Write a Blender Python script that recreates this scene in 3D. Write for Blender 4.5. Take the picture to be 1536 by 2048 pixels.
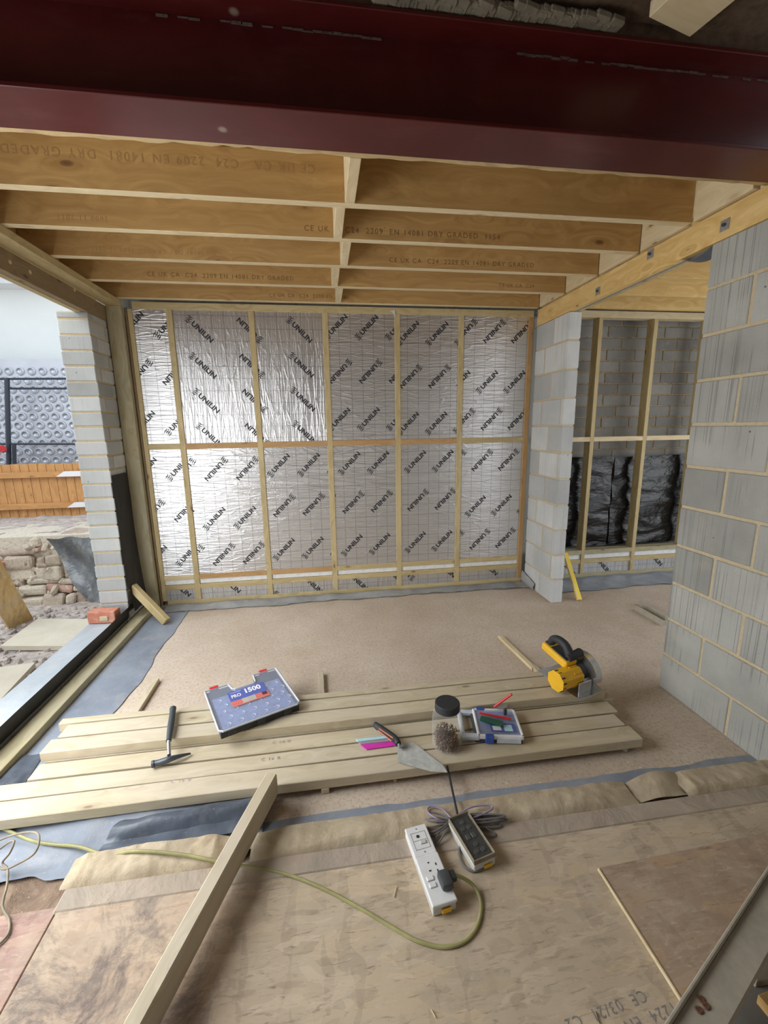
import bpy, bmesh, math, random
from mathutils import Vector, Matrix, Euler, noise
rnd = random.Random(7)
scn = bpy.context.scene
for o in list(bpy.data.objects): bpy.data.objects.remove(o)

# ------------------------------------------------------------------ camera
F_PX = 855.74; YAW = 0.139828536; PIT = 0.196252324; ROL = -0.0154476439
CAM = Vector((0.0, 0.0, 1.58))
def cam_axes():
    cy, sy = math.cos(YAW), math.sin(YAW); cp, sp = math.cos(PIT), math.sin(PIT); cr, sr = math.cos(ROL), math.sin(ROL)
    f = Vector((sy*cp, cy*cp, -sp)); r = Vector((cy, -sy, 0)); u = r.cross(f)
    return cr*r + sr*u, -sr*r + cr*u, f
RX, UP, FW = cam_axes()
cam_data = bpy.data.cameras.new('camera'); cam = bpy.data.objects.new('camera', cam_data)
scn.collection.objects.link(cam); scn.camera = cam
cam_data.sensor_fit = 'VERTICAL'; cam_data.sensor_height = 36.0; cam_data.sensor_width = 27.0
cam_data.lens = F_PX/2048*36.0; cam_data.clip_start = 0.05; cam_data.clip_end = 200
m = Matrix((RX, UP, -FW)).transposed().to_4x4(); m.translation = CAM; cam.matrix_world = m

# ------------------------------------------------------------------ world, light, exposure
scn.view_settings.view_transform = 'Standard'; scn.view_settings.look = 'None'
scn.view_settings.gamma = 1.0; scn.view_settings.use_curve_mapping = False
scn.view_settings.exposure = 0.06
W = bpy.data.worlds.new('sky'); scn.world = W; W.use_nodes = True
wn = W.node_tree; wn.nodes.clear()
wo = wn.nodes.new('ShaderNodeOutputWorld'); wb = wn.nodes.new('ShaderNodeBackground')
wt = wn.nodes.new('ShaderNodeTexCoord'); ws = wn.nodes.new('ShaderNodeSeparateXYZ'); wr = wn.nodes.new('ShaderNodeValToRGB')
wn.links.new(wt.outputs['Generated'], ws.inputs[0]); wn.links.new(ws.outputs['Z'], wr.inputs[0])
wr.color_ramp.elements[0].position = 0.0; wr.color_ramp.elements[0].color = (0.95, 0.97, 1.0, 1)
wr.color_ramp.elements[1].position = 0.9; wr.color_ramp.elements[1].color = (0.72, 0.84, 1.0, 1)
wn.links.new(wr.outputs[0], wb.inputs['Color']); wb.inputs['Strength'].default_value = 1.25
wn.links.new(wb.outputs[0], wo.inputs[0])
def area(name, loc, target, sx, sy, power, col=(1, 1, 1)):
    d = bpy.data.lights.new(name, 'AREA'); d.shape = 'RECTANGLE'; d.size = sx; d.size_y = sy; d.energy = power; d.color = col
    o = bpy.data.objects.new(name, d); scn.collection.objects.link(o); o.location = loc
    o.rotation_euler = (Vector(target)-Vector(loc)).to_track_quat('-Z', 'Y').to_euler(); return o
# daylight through the open left side (near bay, beyond the frame) and in the side room
area('daylight_left', (-1.95, 1.40, 1.15), (1.2, 1.6, 0.3), 1.3, 1.9, 64, (0.96, 0.98, 1.0))
area('rear_fill', (0.3, -2.35, 0.95), (0.4, 0.9, -0.2), 2.6, 1.2, 13, (1.0, 0.97, 0.92))  # unseen fill lamp added to brighten the near floor; no window stands here
area('daylight_side_room', (4.6, 2.3, 1.4), (2.6, 2.9, 1.6), 1.4, 1.6, 12, (0.93, 0.97, 1.0))
area('yard_sky_boost', (-3.6, 2.6, 4.3), (-0.6, 3.2, 1.0), 2.6, 3.0, 150, (0.95, 0.98, 1.0))  # added lamp out of view above the yard, boosting the sky light

# ------------------------------------------------------------------ pixel helpers (points on real planes)
def ray(px, py): return RX*((px-768)/F_PX) - UP*((py-1024)/F_PX) + FW
def on(axis, val, px, py):
    d = ray(px, py); t = (val-CAM[axis])/d[axis]; return CAM + d*t
def fl(px, py, z=0.0): return on(2, z, px, py)

# ------------------------------------------------------------------ materials
MATS = {}
class NT:
    def __init__(s, name):
        s.m = bpy.data.materials.new(name); s.m.use_nodes = True; s.t = s.m.node_tree
        s.b = s.t.nodes['Principled BSDF']; s.co = s.t.nodes.new('ShaderNodeTexCoord').outputs['Object']
    def n(s, typ, **kw):
        nd = s.t.nodes.new(typ)
        for k, v in kw.items():
            if hasattr(nd, k) and k not in nd.inputs: setattr(nd, k, v)
            else: nd.inputs[k].default_value = v
        return nd
    def l(s, a, b): s.t.links.new(a, b)
    def rnd_off(s, co, amt=20.0):
        oi = s.n('ShaderNodeObjectInfo'); mu = s.n('ShaderNodeMath', operation='MULTIPLY'); mu.inputs[1].default_value = amt
        s.l(oi.outputs['Random'], mu.inputs[0]); cb = s.n('ShaderNodeCombineXYZ')
        for i in range(3): s.l(mu.outputs[0], cb.inputs[i])
        ad = s.n('ShaderNodeVectorMath', operation='ADD'); s.l(co, ad.inputs[0]); s.l(cb.outputs[0], ad.inputs[1]); return ad.outputs[0]
    def scale(s, co, v, rot=(0, 0, 0)):
        mp = s.n('ShaderNodeMapping'); mp.inputs['Scale'].default_value = v; mp.inputs['Rotation'].default_value = rot
        s.l(co, mp.inputs['Vector']); return mp.outputs[0]
    def noise(s, co, sc, det=4, rough=0.6, dist=0.0):
        nd = s.n('ShaderNodeTexNoise'); nd.inputs['Scale'].default_value = sc; nd.inputs['Detail'].default_value = det
        nd.inputs['Roughness'].default_value = rough; nd.inputs['Distortion'].default_value = dist
        s.l(co, nd.inputs['Vector']); return nd.outputs['Fac']
    def vor(s, co, sc, feat='F1', out='Distance', rnd_=1.0):
        nd = s.n('ShaderNodeTexVoronoi'); nd.feature = feat; nd.inputs['Scale'].default_value = sc; nd.inputs['Randomness'].default_value = rnd_
        s.l(co, nd.inputs['Vector']); return nd.outputs[out]
    def ramp(s, f, stops):
        r = s.n('ShaderNodeValToRGB'); e = r.color_ramp.elements
        while len(e) < len(stops): e.new(0.5)
        for i, (p, c) in enumerate(stops):
            e[i].position = p; e[i].color = (c, c, c, 1) if isinstance(c, (int, float)) else (*c, 1)
        s.l(f, r.inputs[0]); return r.outputs[0]
    def mix(s, f, a, b, mode='MIX'):
        x = s.n('ShaderNodeMix'); x.data_type = 'RGBA'; x.blend_type = mode
        for sock, v in ((x.inputs[0], f), (x.inputs[6], a), (x.inputs[7], b)):
            if isinstance(v, (int, float)): sock.default_value = v if sock == x.inputs[0] else (v, v, v, 1)
            elif isinstance(v, tuple): sock.default_value = (*v, 1)
            else: s.l(v, sock)
        return x.outputs[2]
    def bump(s, h, st, dist=0.01, nrm=None):
        b = s.n('ShaderNodeBump'); b.inputs['Strength'].default_value = st; b.inputs['Distance'].default_value = dist
        s.l(h, b.inputs['Height'])
        if nrm is not None: s.l(nrm, b.inputs['Normal'])
        s.l(b.outputs[0], s.b.inputs['Normal']); return b.outputs[0]
    def set(s, col=None, rough=0.7, metal=0.0, **kw):
        if col is not None:
            if isinstance(col, tuple): s.b.inputs['Base Color'].default_value = (*col, 1)
            else: s.l(col, s.b.inputs['Base Color'])
        s.b.inputs['Roughness'].default_value = rough; s.b.inputs['Metallic'].default_value = metal
        for k, v in kw.items(): s.b.inputs[k.replace('_', ' ')].default_value = v
        return s.m

def plain(name, col, rough=0.5, metal=0.0, var=0.12, sc=30, **kw):
    t = NT(name); nz = t.noise(t.co, sc, 4)
    c = t.mix(t.ramp(nz, [(0.3, 0.0), (0.75, 1.0)]), tuple(x*(1-var) for x in col), tuple(min(1, x*(1+var)) for x in col))
    t.bump(nz, 0.08, 0.002); return t.set(c, rough, metal, **kw)

def wood(name, light, dark, knot=(0.16, 0.07, 0.03), dirt=0.0, dirtc=(0.5, 0.42, 0.32), rough=0.65, knots=1.0, kx=4.2, ky=11.0):
    t = NT(name); co = t.rnd_off(t.co, 17.0)
    sq = t.n('ShaderNodeSeparateXYZ'); t.l(co, sq.inputs[0]); sm = t.n('ShaderNodeMath', operation='ADD'); t.l(sq.outputs['Y'], sm.inputs[0]); t.l(sq.outputs['Z'], sm.inputs[1])
    cq = t.n('ShaderNodeCombineXYZ'); t.l(sq.outputs['X'], cq.inputs[0]); t.l(sm.outputs[0], cq.inputs[1]); kco = t.scale(cq.outputs[0], (kx, ky, 1.0)); kd = t.vor(kco, 1.0)
    warp = t.n('ShaderNodeMath', operation='POWER'); t.l(kd, warp.inputs[0]); warp.inputs[1].default_value = 0.5
    g = t.scale(co, (1.1, 26.0, 26.0)); off = t.n('ShaderNodeVectorMath', operation='ADD'); t.l(g, off.inputs[0])
    cb = t.n('ShaderNodeCombineXYZ'); mm = t.n('ShaderNodeMath', operation='MULTIPLY'); t.l(warp.outputs[0], mm.inputs[0]); mm.inputs[1].default_value = 5.0
    t.l(mm.outputs[0], cb.inputs[1]); t.l(mm.outputs[0], cb.inputs[2]); t.l(cb.outputs[0], off.inputs[1])
    gr = t.noise(off.outputs[0], 0.9, 5, 0.55, 0.3)
    c = t.mix(t.ramp(gr, [(0.32, 0.0), (0.68, 1.0)]), dark, light)
    fine = t.noise(t.scale(co, (3, 160, 160)), 1.0, 2); c = t.mix(t.ramp(fine, [(0.4, 0.16), (0.6, 0.0)]), c, dark)
    big = t.noise(t.scale(co, (0.9, 3, 3)), 1.0, 2); c = t.mix(t.ramp(big, [(0.35, 0.28), (0.65, 0.0)]), c, tuple(x*0.75 for x in light))
    if knots:
        sel = t.vor(kco, 1.0, out='Color'); sx = t.n('ShaderNodeSeparateColor'); t.l(sel, sx.inputs[0])
        pick = t.ramp(sx.outputs[0], [(0.40, 0.0), (0.45, knots)])
        km = t.mix(1.0, t.ramp(kd, [(0.045, 0.95), (0.085, 0.7), (0.11, 0.25), (0.26, 0.0)]), pick, 'MULTIPLY')
        c = t.mix(km, c, knot)
    if dirt:
        d = t.noise(t.scale(co, (2, 5, 5)), 1.2, 6, 0.65); c = t.mix(t.ramp(d, [(0.38, 0.0), (0.7, dirt)]), c, dirtc)
    t.bump(gr, 0.12, 0.003); return t.set(c, rough)

M = {}
M['joist'] = wood('orange_softwood', (0.52, 0.325, 0.12), (0.36, 0.20, 0.062), (0.14, 0.06, 0.018), kx=3.4, ky=8.0)
M['stud'] = wood('treated_softwood', (0.62, 0.50, 0.27), (0.44, 0.33, 0.15), (0.2, 0.1, 0.04))
M['pale'] = wood('pale_softwood', (0.74, 0.62, 0.40), (0.58, 0.45, 0.25), (0.25, 0.12, 0.05))
M['redwood'] = wood('reddish_softwood', (0.56, 0.345, 0.15), (0.42, 0.24, 0.09), (0.16, 0.07, 0.03))
M['stack'] = wood('greenish_sawn_timber', (0.60, 0.52, 0.36), (0.43, 0.355, 0.22), (0.20, 0.12, 0.07), 0.5, (0.60, 0.52, 0.44))
M['grey_timber'] = wood('weathered_timber', (0.50, 0.44, 0.27), (0.34, 0.28, 0.15), (0.12, 0.08, 0.05), 0.3, (0.42, 0.40, 0.33))
M['dark_header'] = wood('brown_treated_timber', (0.33, 0.24, 0.13), (0.22, 0.155, 0.08), (0.12, 0.07, 0.03))
M['yellowwood'] = wood('yellow_softwood', (0.78, 0.56, 0.24), (0.60, 0.38, 0.12), (0.22, 0.09, 0.03))
M['fence'] = wood('orange_fence_board', (0.62, 0.33, 0.12), (0.42, 0.2, 0.06), (0.2, 0.08, 0.03))
M['ragged'] = wood('torn_wood', (0.62, 0.46, 0.24), (0.35, 0.24, 0.11))

def block_mat(name, a, b, comb=0.6):
    t = NT(name); big = t.noise(t.co, 2.6, 3); c = t.mix(t.ramp(big, [(0.35, 0.0), (0.65, 1.0)]), a, b)
    geo = t.n('ShaderNodeNewGeometry'); rp = t.ramp(geo.outputs['Random Per Island'], [(0.0, 0.80), (1.0, 1.14)]); c = t.mix(1.0, c, rp, 'MULTIPLY')
    pit = t.noise(t.co, 260, 2, 0.5); c = t.mix(t.ramp(pit, [(0.62, 0.0), (0.75, 0.55)]), c, tuple(x*0.45 for x in a))
    hole = t.vor(t.co, 9.0); c = t.mix(t.ramp(hole, [(0.035, 0.8), (0.05, 0.0)]), c, (0.07, 0.07, 0.07))
    lines = t.noise(t.scale(t.co, (130, 130, 0.7)), 1.0, 2, 0.5)
    msk = t.ramp(t.noise(t.co, 2.3, 2), [(0.42, 0.0), (0.52, comb)])
    ln = t.mix(1.0, t.ramp(lines, [(0.37, 0.75), (0.43, 0.0)]), msk, 'MULTIPLY'); c = t.mix(ln, c, tuple(x*0.5 for x in a))
    stn = t.noise(t.co, 7, 6, 0.7); c = t.mix(t.ramp(stn, [(0.58, 0.0), (0.8, 0.4)]), c, (0.50, 0.42, 0.29))
    h = t.mix(0.5, pit, lines); t.bump(h, 0.35, 0.004); return t.set(c, 0.92)
M['block'] = block_mat('concrete_block', (0.32, 0.32, 0.29), (0.41, 0.41, 0.375), 0.8)
M['block_plain'] = block_mat('smooth_concrete_block', (0.42, 0.43, 0.41), (0.52, 0.53, 0.50), 0.12)
M['block_pale'] = block_mat('pale_concrete_block', (0.47, 0.48, 0.47), (0.56, 0.56, 0.54), 0.3)
def mortar():
    t = NT('mortar'); nz = t.noise(t.co, 45, 6, 0.7)
    t.bump(nz, 0.6, 0.01); return t.set(t.mix(nz, (0.42, 0.32, 0.18), (0.70, 0.60, 0.42)), 0.95)
M['mortar'] = mortar()
M['mortar_brown'] = plain('brown_mortar', (0.30, 0.23, 0.13), 0.95, var=0.4, sc=40)
M['block_dark'] = block_mat('dark_side_block', (0.20, 0.195, 0.18), (0.27, 0.26, 0.24), 0.2)  # darker base colour for the side room back wall

def screed():
    t = NT('dusty_screed'); a = t.noise(t.co, 1.1, 4, 0.6); c = t.mix(t.ramp(a, [(0.35, 0.0), (0.65, 1.0)]), (0.49, 0.395, 0.30), (0.61, 0.52, 0.42))
    d = t.noise(t.co, 2.4, 7, 0.72, 0.6); c = t.mix(t.ramp(d, [(0.5, 0.0), (0.72, 0.5)]), c, (0.47, 0.36, 0.23))
    e = t.noise(t.co, 4.1, 7, 0.75, 0.3); c = t.mix(t.ramp(e, [(0.52, 0.0), (0.75, 0.5)]), c, (0.68, 0.60, 0.50))
    b = t.noise(t.co, 55, 4, 0.7); c = t.mix(t.ramp(b, [(0.38, 0.45), (0.52, 0.0)]), c, (0.36, 0.23, 0.17))
    s = t.vor(t.co, 48); c = t.mix(t.ramp(s, [(0.12, 0.6), (0.20, 0.0)]), c, (0.28, 0.22, 0.18))
    s2 = t.vor(t.co, 19); c = t.mix(t.ramp(s2, [(0.05, 0.9), (0.08, 0.0)]), c, (0.80, 0.75, 0.68))
    t.bump(t.mix(0.5, b, d), 0.35, 0.008); return t.set(c, 0.88)
M['screed'] = screed()

def osb(name, a, b, flake=(0.62, 0.47, 0.30), dark=0.5, fl_amt=0.5, stain=0.0):
    t = NT(name); big = t.noise(t.co, 1.7, 5, 0.65); c = t.mix(t.ramp(big, [(0.35, 0.0), (0.65, 1.0)]), a, b)
    wv = t.n('ShaderNodeVectorMath', operation='ADD'); t.l(t.co, wv.inputs[0]); wn_ = t.n('ShaderNodeTexNoise'); wn_.inputs['Scale'].default_value = 9; t.l(t.co, wn_.inputs['Vector'])
    sc_ = t.n('ShaderNodeVectorMath', operation='SCALE'); t.l(wn_.outputs['Color'], sc_.inputs[0]); sc_.inputs['Scale'].default_value = 0.05; t.l(sc_.outputs[0], wv.inputs[1]); co = wv.outputs[0]
    for k, (scl, rot, amt, colr) in enumerate((((8, 26, 9), 0.5, fl_amt, flake), ((28, 8, 9), -0.35, 0.35, tuple(x*0.66 for x in a)), ((12, 34, 9), 1.2, 0.40, tuple(min(1, x*1.22) for x in b)), ((14, 50, 9), 2.0, 0.4, tuple(x*0.72 for x in a)))):
        v = t.vor(t.scale(co, scl, (0, 0, rot)), 1.0, out='Color'); sx = t.n('ShaderNodeSeparateColor'); t.l(v, sx.inputs[0])
        c = t.mix(t.ramp(sx.outputs[k % 3], [(0.70, 0.0), (0.92, amt)]), c, colr)
    g = t.noise(t.scale(t.co, (12, 80, 10), (0, 0, 0.9)), 1.0, 6, 0.75, 1.0); c = t.mix(t.ramp(g, [(0.33, 0.8), (0.45, 0.0)]), c, (0.22, 0.155, 0.11))
    gb = t.noise(t.scale(t.co, (14, 60, 10), (0, 0, -0.6)), 1.0, 6, 0.75, 1.0); c = t.mix(t.ramp(gb, [(0.56, 0.0), (0.68, 0.5)]), c, (0.66, 0.57, 0.45))
    sp = t.n('ShaderNodeSeparateXYZ'); t.l(t.co, sp.inputs[0]); lft = t.ramp(sp.outputs['X'], [(0.0, 1.0), (0.12, 0.0)])
    mp = t.n('ShaderNodeMath', operation='ADD'); t.l(sp.outputs['X'], mp.inputs[0]); mp.inputs[1].default_value = 0.45; lft = t.ramp(mp.outputs[0], [(0.0, stain), (0.2, 0.0)])
    c = t.mix(t.mix(1.0, lft, 0.5, 'MULTIPLY'), c, (0.40, 0.28, 0.21))
    st = t.noise(t.co, 4.5, 8, 0.78, 0.6); c = t.mix(t.mix(1.0, t.ramp(st, [(0.46, 0.0), (0.58, dark)]), lft, 'MULTIPLY'), c, (0.15, 0.12, 0.11))
    g2 = t.noise(t.co, 5.5, 6, 0.75); c = t.mix(t.ramp(g2, [(0.45, 0.0), (0.72, 0.5)]), c, (0.55, 0.46, 0.34))
    t.bump(t.mix(0.5, g, g2), 0.5, 0.005); return t.set(c, 0.9)
M['osb'] = osb('dusty_osb', (0.45, 0.355, 0.245), (0.56, 0.455, 0.33), dark=0.85, stain=1.0)
M['osb_red'] = osb('reddish_osb', (0.33, 0.20, 0.165), (0.41, 0.265, 0.22), dark=0.2, fl_amt=0.2)
M['osb_spot'] = osb('stained_osb', (0.42, 0.30, 0.23), (0.50, 0.38, 0.30), dark=0.75)
M['ply'] = osb('brown_osb', (0.37, 0.265, 0.18), (0.44, 0.32, 0.225), (0.50, 0.33, 0.18), 0.3)
M['osb_fresh'] = osb('golden_osb', (0.50, 0.32, 0.12), (0.60, 0.41, 0.18), (0.7, 0.52, 0.26), 0.25)

def dusty(name, a, b, rough=0.5, dust=(0.5, 0.45, 0.38), amt=0.5, bst=0.3, sc=3.0):
    t = NT(name); n1 = t.noise(t.co, sc, 5, 0.65, 0.4); c = t.mix(t.ramp(n1, [(0.35, 0.0), (0.65, 1.0)]), a, b)
    n2 = t.noise(t.co, sc*2.3, 7, 0.75); c = t.mix(t.ramp(n2, [(0.5, 0.0), (0.75, amt)]), c, dust)
    s2 = t.vor(t.co, 38); c = t.mix(t.ramp(s2, [(0.05, 0.8*amt), (0.09, 0.0)]), c, (0.75, 0.72, 0.66))
    t.bump(n1, bst, 0.02); return t.set(c, rough)
M['dpm'] = dusty('blue_grey_membrane', (0.19, 0.215, 0.26), (0.27, 0.30, 0.35), 0.42, (0.40, 0.38, 0.35), 0.6)
M['dpm_dark'] = dusty('dark_membrane', (0.055, 0.065, 0.085), (0.10, 0.12, 0.15), 0.33, (0.3, 0.3, 0.3), 0.3)
M['dpm_grey'] = dusty('grey_membrane', (0.24, 0.25, 0.26), (0.36, 0.36, 0.35), 0.5, (0.50, 0.45, 0.38), 0.6)
M['dpm_black'] = dusty('black_dpm', (0.012, 0.012, 0.013), (0.022, 0.022, 0.022), 0.5, (0.06, 0.06, 0.055), 0.4)
M['dpc_pale'] = dusty('pale_dusty_membrane', (0.36, 0.40, 0.43), (0.48, 0.51, 0.53), 0.5, (0.55, 0.53, 0.48), 0.5)
M['lip'] = dusty('sandy_dust', (0.38, 0.30, 0.20), (0.49, 0.405, 0.285), 0.95, (0.62, 0.52, 0.33), 0.8, 0.5, 6.0)
M['lip_band'] = dusty('dusty_grey_band', (0.33, 0.28, 0.22), (0.44, 0.36, 0.28), 0.95, (0.46, 0.30, 0.24), 0.5, 0.8, 4.0)
M['soil'] = dusty('soil', (0.15, 0.10, 0.07), (0.27, 0.19, 0.13), 1.0, (0.4, 0.3, 0.2), 0.6, 1.0, 8)
def rubble():
    t = NT('rubble_stone'); geo = t.n('ShaderNodeNewGeometry'); c = t.ramp(geo.outputs['Random Per Island'], [(0.0, (0.36, 0.27, 0.21)), (0.5, (0.56, 0.48, 0.37)), (0.92, (0.66, 0.60, 0.48)), (1.0, (0.48, 0.26, 0.20))])
    a = t.noise(t.co, 9, 7, 0.75); c = t.mix(t.ramp(a, [(0.4, 0.0), (0.65, 0.6)]), c, (0.60, 0.52, 0.41)); b = t.noise(t.co, 40, 5, 0.7); c = t.mix(t.ramp(b, [(0.35, 0.5), (0.5, 0.0)]), c, (0.25, 0.19, 0.15))
    t.bump(b, 0.6, 0.02); return t.set(c, 1.0)
M['rubble'] = rubble()
M['gravel'] = dusty('gravel', (0.30, 0.25, 0.22), (0.55, 0.48, 0.42), 1.0, (0.65, 0.6, 0.55), 0.6, 0.8, 12)
M['flag'] = dusty('paving_flag', (0.56, 0.50, 0.38), (0.64, 0.58, 0.46), 0.9, (0.66, 0.60, 0.50), 0.5, 0.5, 3)

def black_plastic():
    t = NT('glossy_black_plastic'); n1 = t.noise(t.scale(t.co, (5, 5, 13)), 1.0, 4, 0.6, 1.2); n2 = t.noise(t.co, 3.0, 3)
    t.bump(t.mix(0.5, n1, n2), 0.5, 0.05); return t.set((0.006, 0.006, 0.007), 0.20, 0.0)
M['plastic'] = black_plastic()

def foil(name, vert):
    t = NT(name); sp = t.n('ShaderNodeSeparateXYZ'); t.l(t.co, sp.inputs[0])
    msk = None
    for ax in ('X', 'Z'):
        md = t.n('ShaderNodeMath', operation='PINGPONG'); t.l(sp.outputs[ax], md.inputs[0]); md.inputs[1].default_value = 0.05
        r = t.ramp(md.outputs[0], [(0.0, 1.0), (0.0011, 0.8), (0.0024, 0.0)]); msk = r if msk is None else t.mix(1.0, msk, r, 'LIGHTEN')
    wob = t.noise(t.co, 9, 2)
    sc = (34, 34, 3.2) if vert else (4.0, 30, 30)
    cr = t.vor(t.scale(t.co, sc), 1.0, 'DISTANCE_TO_EDGE'); w = t.noise(t.scale(t.co, (sc[0]*0.6, 20, sc[2]*0.6)), 1.0, 5, 0.65, 1.5)
    fine = t.noise(t.co, 60, 3, 0.6, 1.0)
    h = t.mix(0.75, t.ramp(cr, [(0.0, 1.0), (0.09, 0.0)]), w); h = t.mix(0.22, h, fine)
    c = t.mix(msk, (0.67, 0.66, 0.65), (0.36, 0.36, 0.37))
    t.bump(h, 0.55, 0.012)
    return t.set(c, 0.30, 0.8)
M['foil_v'] = foil('foil_vertical_crinkle', True); M['foil_h'] = foil('foil_horizontal_crinkle', False)
M['ink'] = plain('black_ink', (0.025, 0.025, 0.03), 0.5)
M['stamp'] = plain('brown_stamp', (0.20, 0.11, 0.04), 0.8)
M['stamp_faint'] = plain('faint_stamp', (0.36, 0.21, 0.08), 0.8)
def steelred():
    t = NT('red_oxide_paint'); a = t.noise(t.co, 2.4, 6, 0.7, 0.5); c = t.mix(t.ramp(a, [(0.4, 0.0), (0.7, 1.0)]), (0.066, 0.006, 0.006), (0.095, 0.011, 0.010))
    b = t.noise(t.scale(t.co, (2, 9, 9)), 1.0, 6, 0.7); c = t.mix(t.ramp(b, [(0.55, 0.0), (0.85, 0.35)]), c, (0.17, 0.08, 0.07))
    s = t.vor(t.co, 3.0); c = t.mix(t.ramp(s, [(0.03, 0.5), (0.06, 0.0)]), c, (0.42, 0.36, 0.28))
    t.bump(a, 0.1, 0.003); return t.set(c, 0.33)
M['red_steel'] = steelred()
M['dust_line'] = plain('dust_streak', (0.13, 0.09, 0.07), 0.95, var=0.4, sc=50)
M['mortar_dark'] = dusty('old_mortar', (0.13, 0.11, 0.08), (0.20, 0.17, 0.12), 1.0, (0.26, 0.22, 0.14), 0.4, 0.6, 8)
M['dark_brown'] = plain('dark_old_timber', (0.09, 0.055, 0.03), 0.9, var=0.4)
M['render'] = plain('white_render', (0.88, 0.92, 0.90), 0.85, var=0.03, sc=2)
M['upvc'] = plain('white_plastic', (0.75, 0.76, 0.77), 0.35, var=0.04)
M['slate'] = plain('slate_grey', (0.22, 0.23, 0.26), 0.6)
M['tin'] = plain('silver_sheet', (0.58, 0.61, 0.66), 0.32, 0.55, var=0.12, sc=1.5)
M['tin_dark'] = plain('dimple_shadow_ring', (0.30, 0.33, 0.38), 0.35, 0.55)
M['blackmetal'] = plain('black_metal', (0.05, 0.06, 0.08), 0.45, 0.3)
M['steel'] = plain('bright_steel', (0.60, 0.61, 0.62), 0.28, 0.95)
M['zinc'] = plain('zinc_plate', (0.50, 0.52, 0.54), 0.42, 0.8)
M['steel_dull'] = dusty('mortar_stained_steel', (0.36, 0.37, 0.35), (0.50, 0.50, 0.46), 0.55, (0.56, 0.55, 0.5), 0.7, 0.2, 20)
M['rubber'] = plain('black_rubber', (0.025, 0.027, 0.03), 0.6)
M['dgrey'] = plain('dark_grey_plastic', (0.055, 0.06, 0.065), 0.5)
M['hgrey'] = plain('hammer_grip', (0.045, 0.055, 0.06), 0.55)
M['hhead'] = plain('hammer_steel', (0.10, 0.11, 0.13), 0.45, 0.6)
M['white'] = plain('white_moulding', (0.72, 0.72, 0.71), 0.4, var=0.05)
M['offwhite'] = plain('dusty_white_moulding', (0.55, 0.55, 0.50), 0.5, var=0.1)
M['seam'] = plain('grey_seam', (0.34, 0.34, 0.34), 0.5)
M['yellow'] = plain('yellow_plastic', (0.80, 0.45, 0.02), 0.45, var=0.06)
M['yellow_level'] = plain('yellow_enamel', (0.85, 0.60, 0.03), 0.4, var=0.05)
M['orange'] = plain('orange_rubber', (0.75, 0.22, 0.10), 0.5)
M['red'] = plain('red_plastic', (0.60, 0.03, 0.03), 0.4)
M['redlabel'] = plain('red_label', (0.62, 0.16, 0.13), 0.5)
M['blue'] = plain('blue_plastic', (0.03, 0.08, 0.35), 0.4)
M['bluelabel'] = plain('blue_label', (0.09, 0.12, 0.40), 0.5)
M['labelwhite'] = plain('label_white', (0.80, 0.80, 0.78), 0.5)
M['labelgrey'] = plain('label_grey', (0.45, 0.42, 0.36), 0.5)
M['magenta'] = plain('magenta_plastic', (0.65, 0.04, 0.42), 0.4)
M['cyan'] = plain('pale_cyan_plastic', (0.45, 0.72, 0.78), 0.4)
M['mauve'] = plain('mauve_grey_plastic', (0.34, 0.28, 0.30), 0.5)
M['cable'] = plain('olive_cable', (0.33, 0.31, 0.13), 0.6, var=0.25, sc=14)
M['cable_dusty'] = plain('dusty_flex', (0.24, 0.20, 0.14), 0.7, var=0.3, sc=20)
M['cable_grey'] = plain('grey_flex', (0.16, 0.15, 0.15), 0.5)
M['cable_lilac'] = plain('lilac_flex', (0.30, 0.24, 0.36), 0.45)
M['brickred'] = dusty('red_brick', (0.50, 0.17, 0.10), (0.62, 0.27, 0.18), 0.9, (0.62, 0.50, 0.36), 0.6, 0.5, 9)
M['green_pcb'] = plain('dark_green_plastic', (0.02, 0.10, 0.06), 0.35)
M['bits'] = plain('brown_screws', (0.17, 0.085, 0.045), 0.5, 0.2, var=0.7, sc=150)
M['batten_grey'] = plain('grey_lath', (0.42, 0.38, 0.30), 0.85)
M['dark_slot'] = plain('dark_slot', (0.03, 0.03, 0.03), 0.7)
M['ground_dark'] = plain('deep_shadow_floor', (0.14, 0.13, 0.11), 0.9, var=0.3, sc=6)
def clearp(name, tint, alpha_mix, rough):
    t = NT(name); nz = t.noise(t.co, 25, 3); t.bump(nz, 0.05, 0.002)
    return t.set(tint, rough, 0.0, Alpha=alpha_mix)
M['lid'] = clearp('milky_clear_plastic', (0.60, 0.65, 0.80), 0.17, 0.3)
M['cup'] = plain('grey_cup', (0.60, 0.63, 0.70), 0.35)
M['lid_rim'] = plain('milky_rim', (0.50, 0.53, 0.58), 0.35)
M['case_in'] = plain('blue_grey_tray', (0.17, 0.22, 0.42), 0.4, var=0.35, sc=40)
def glassy(name, col, rough):
    t = NT(name); return t.set(col, rough, 0.0, Transmission_Weight=0.0, Alpha=0.16)
def jar_mat():
    t = NT('clear_jar_plastic'); lw = t.n('ShaderNodeLayerWeight'); lw.inputs['Blend'].default_value = 0.35
    a = t.ramp(lw.outputs['Facing'], [(0.0, 0.08), (0.55, 0.14), (0.95, 0.75)]); t.l(a, t.b.inputs['Alpha']); return t.set((0.62, 0.62, 0.58), 0.10)
M['jar'] = jar_mat()
M['smoke'] = clearp('smoky_clear_cover', (0.20, 0.19, 0.16), 0.08, 0.12)

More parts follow.
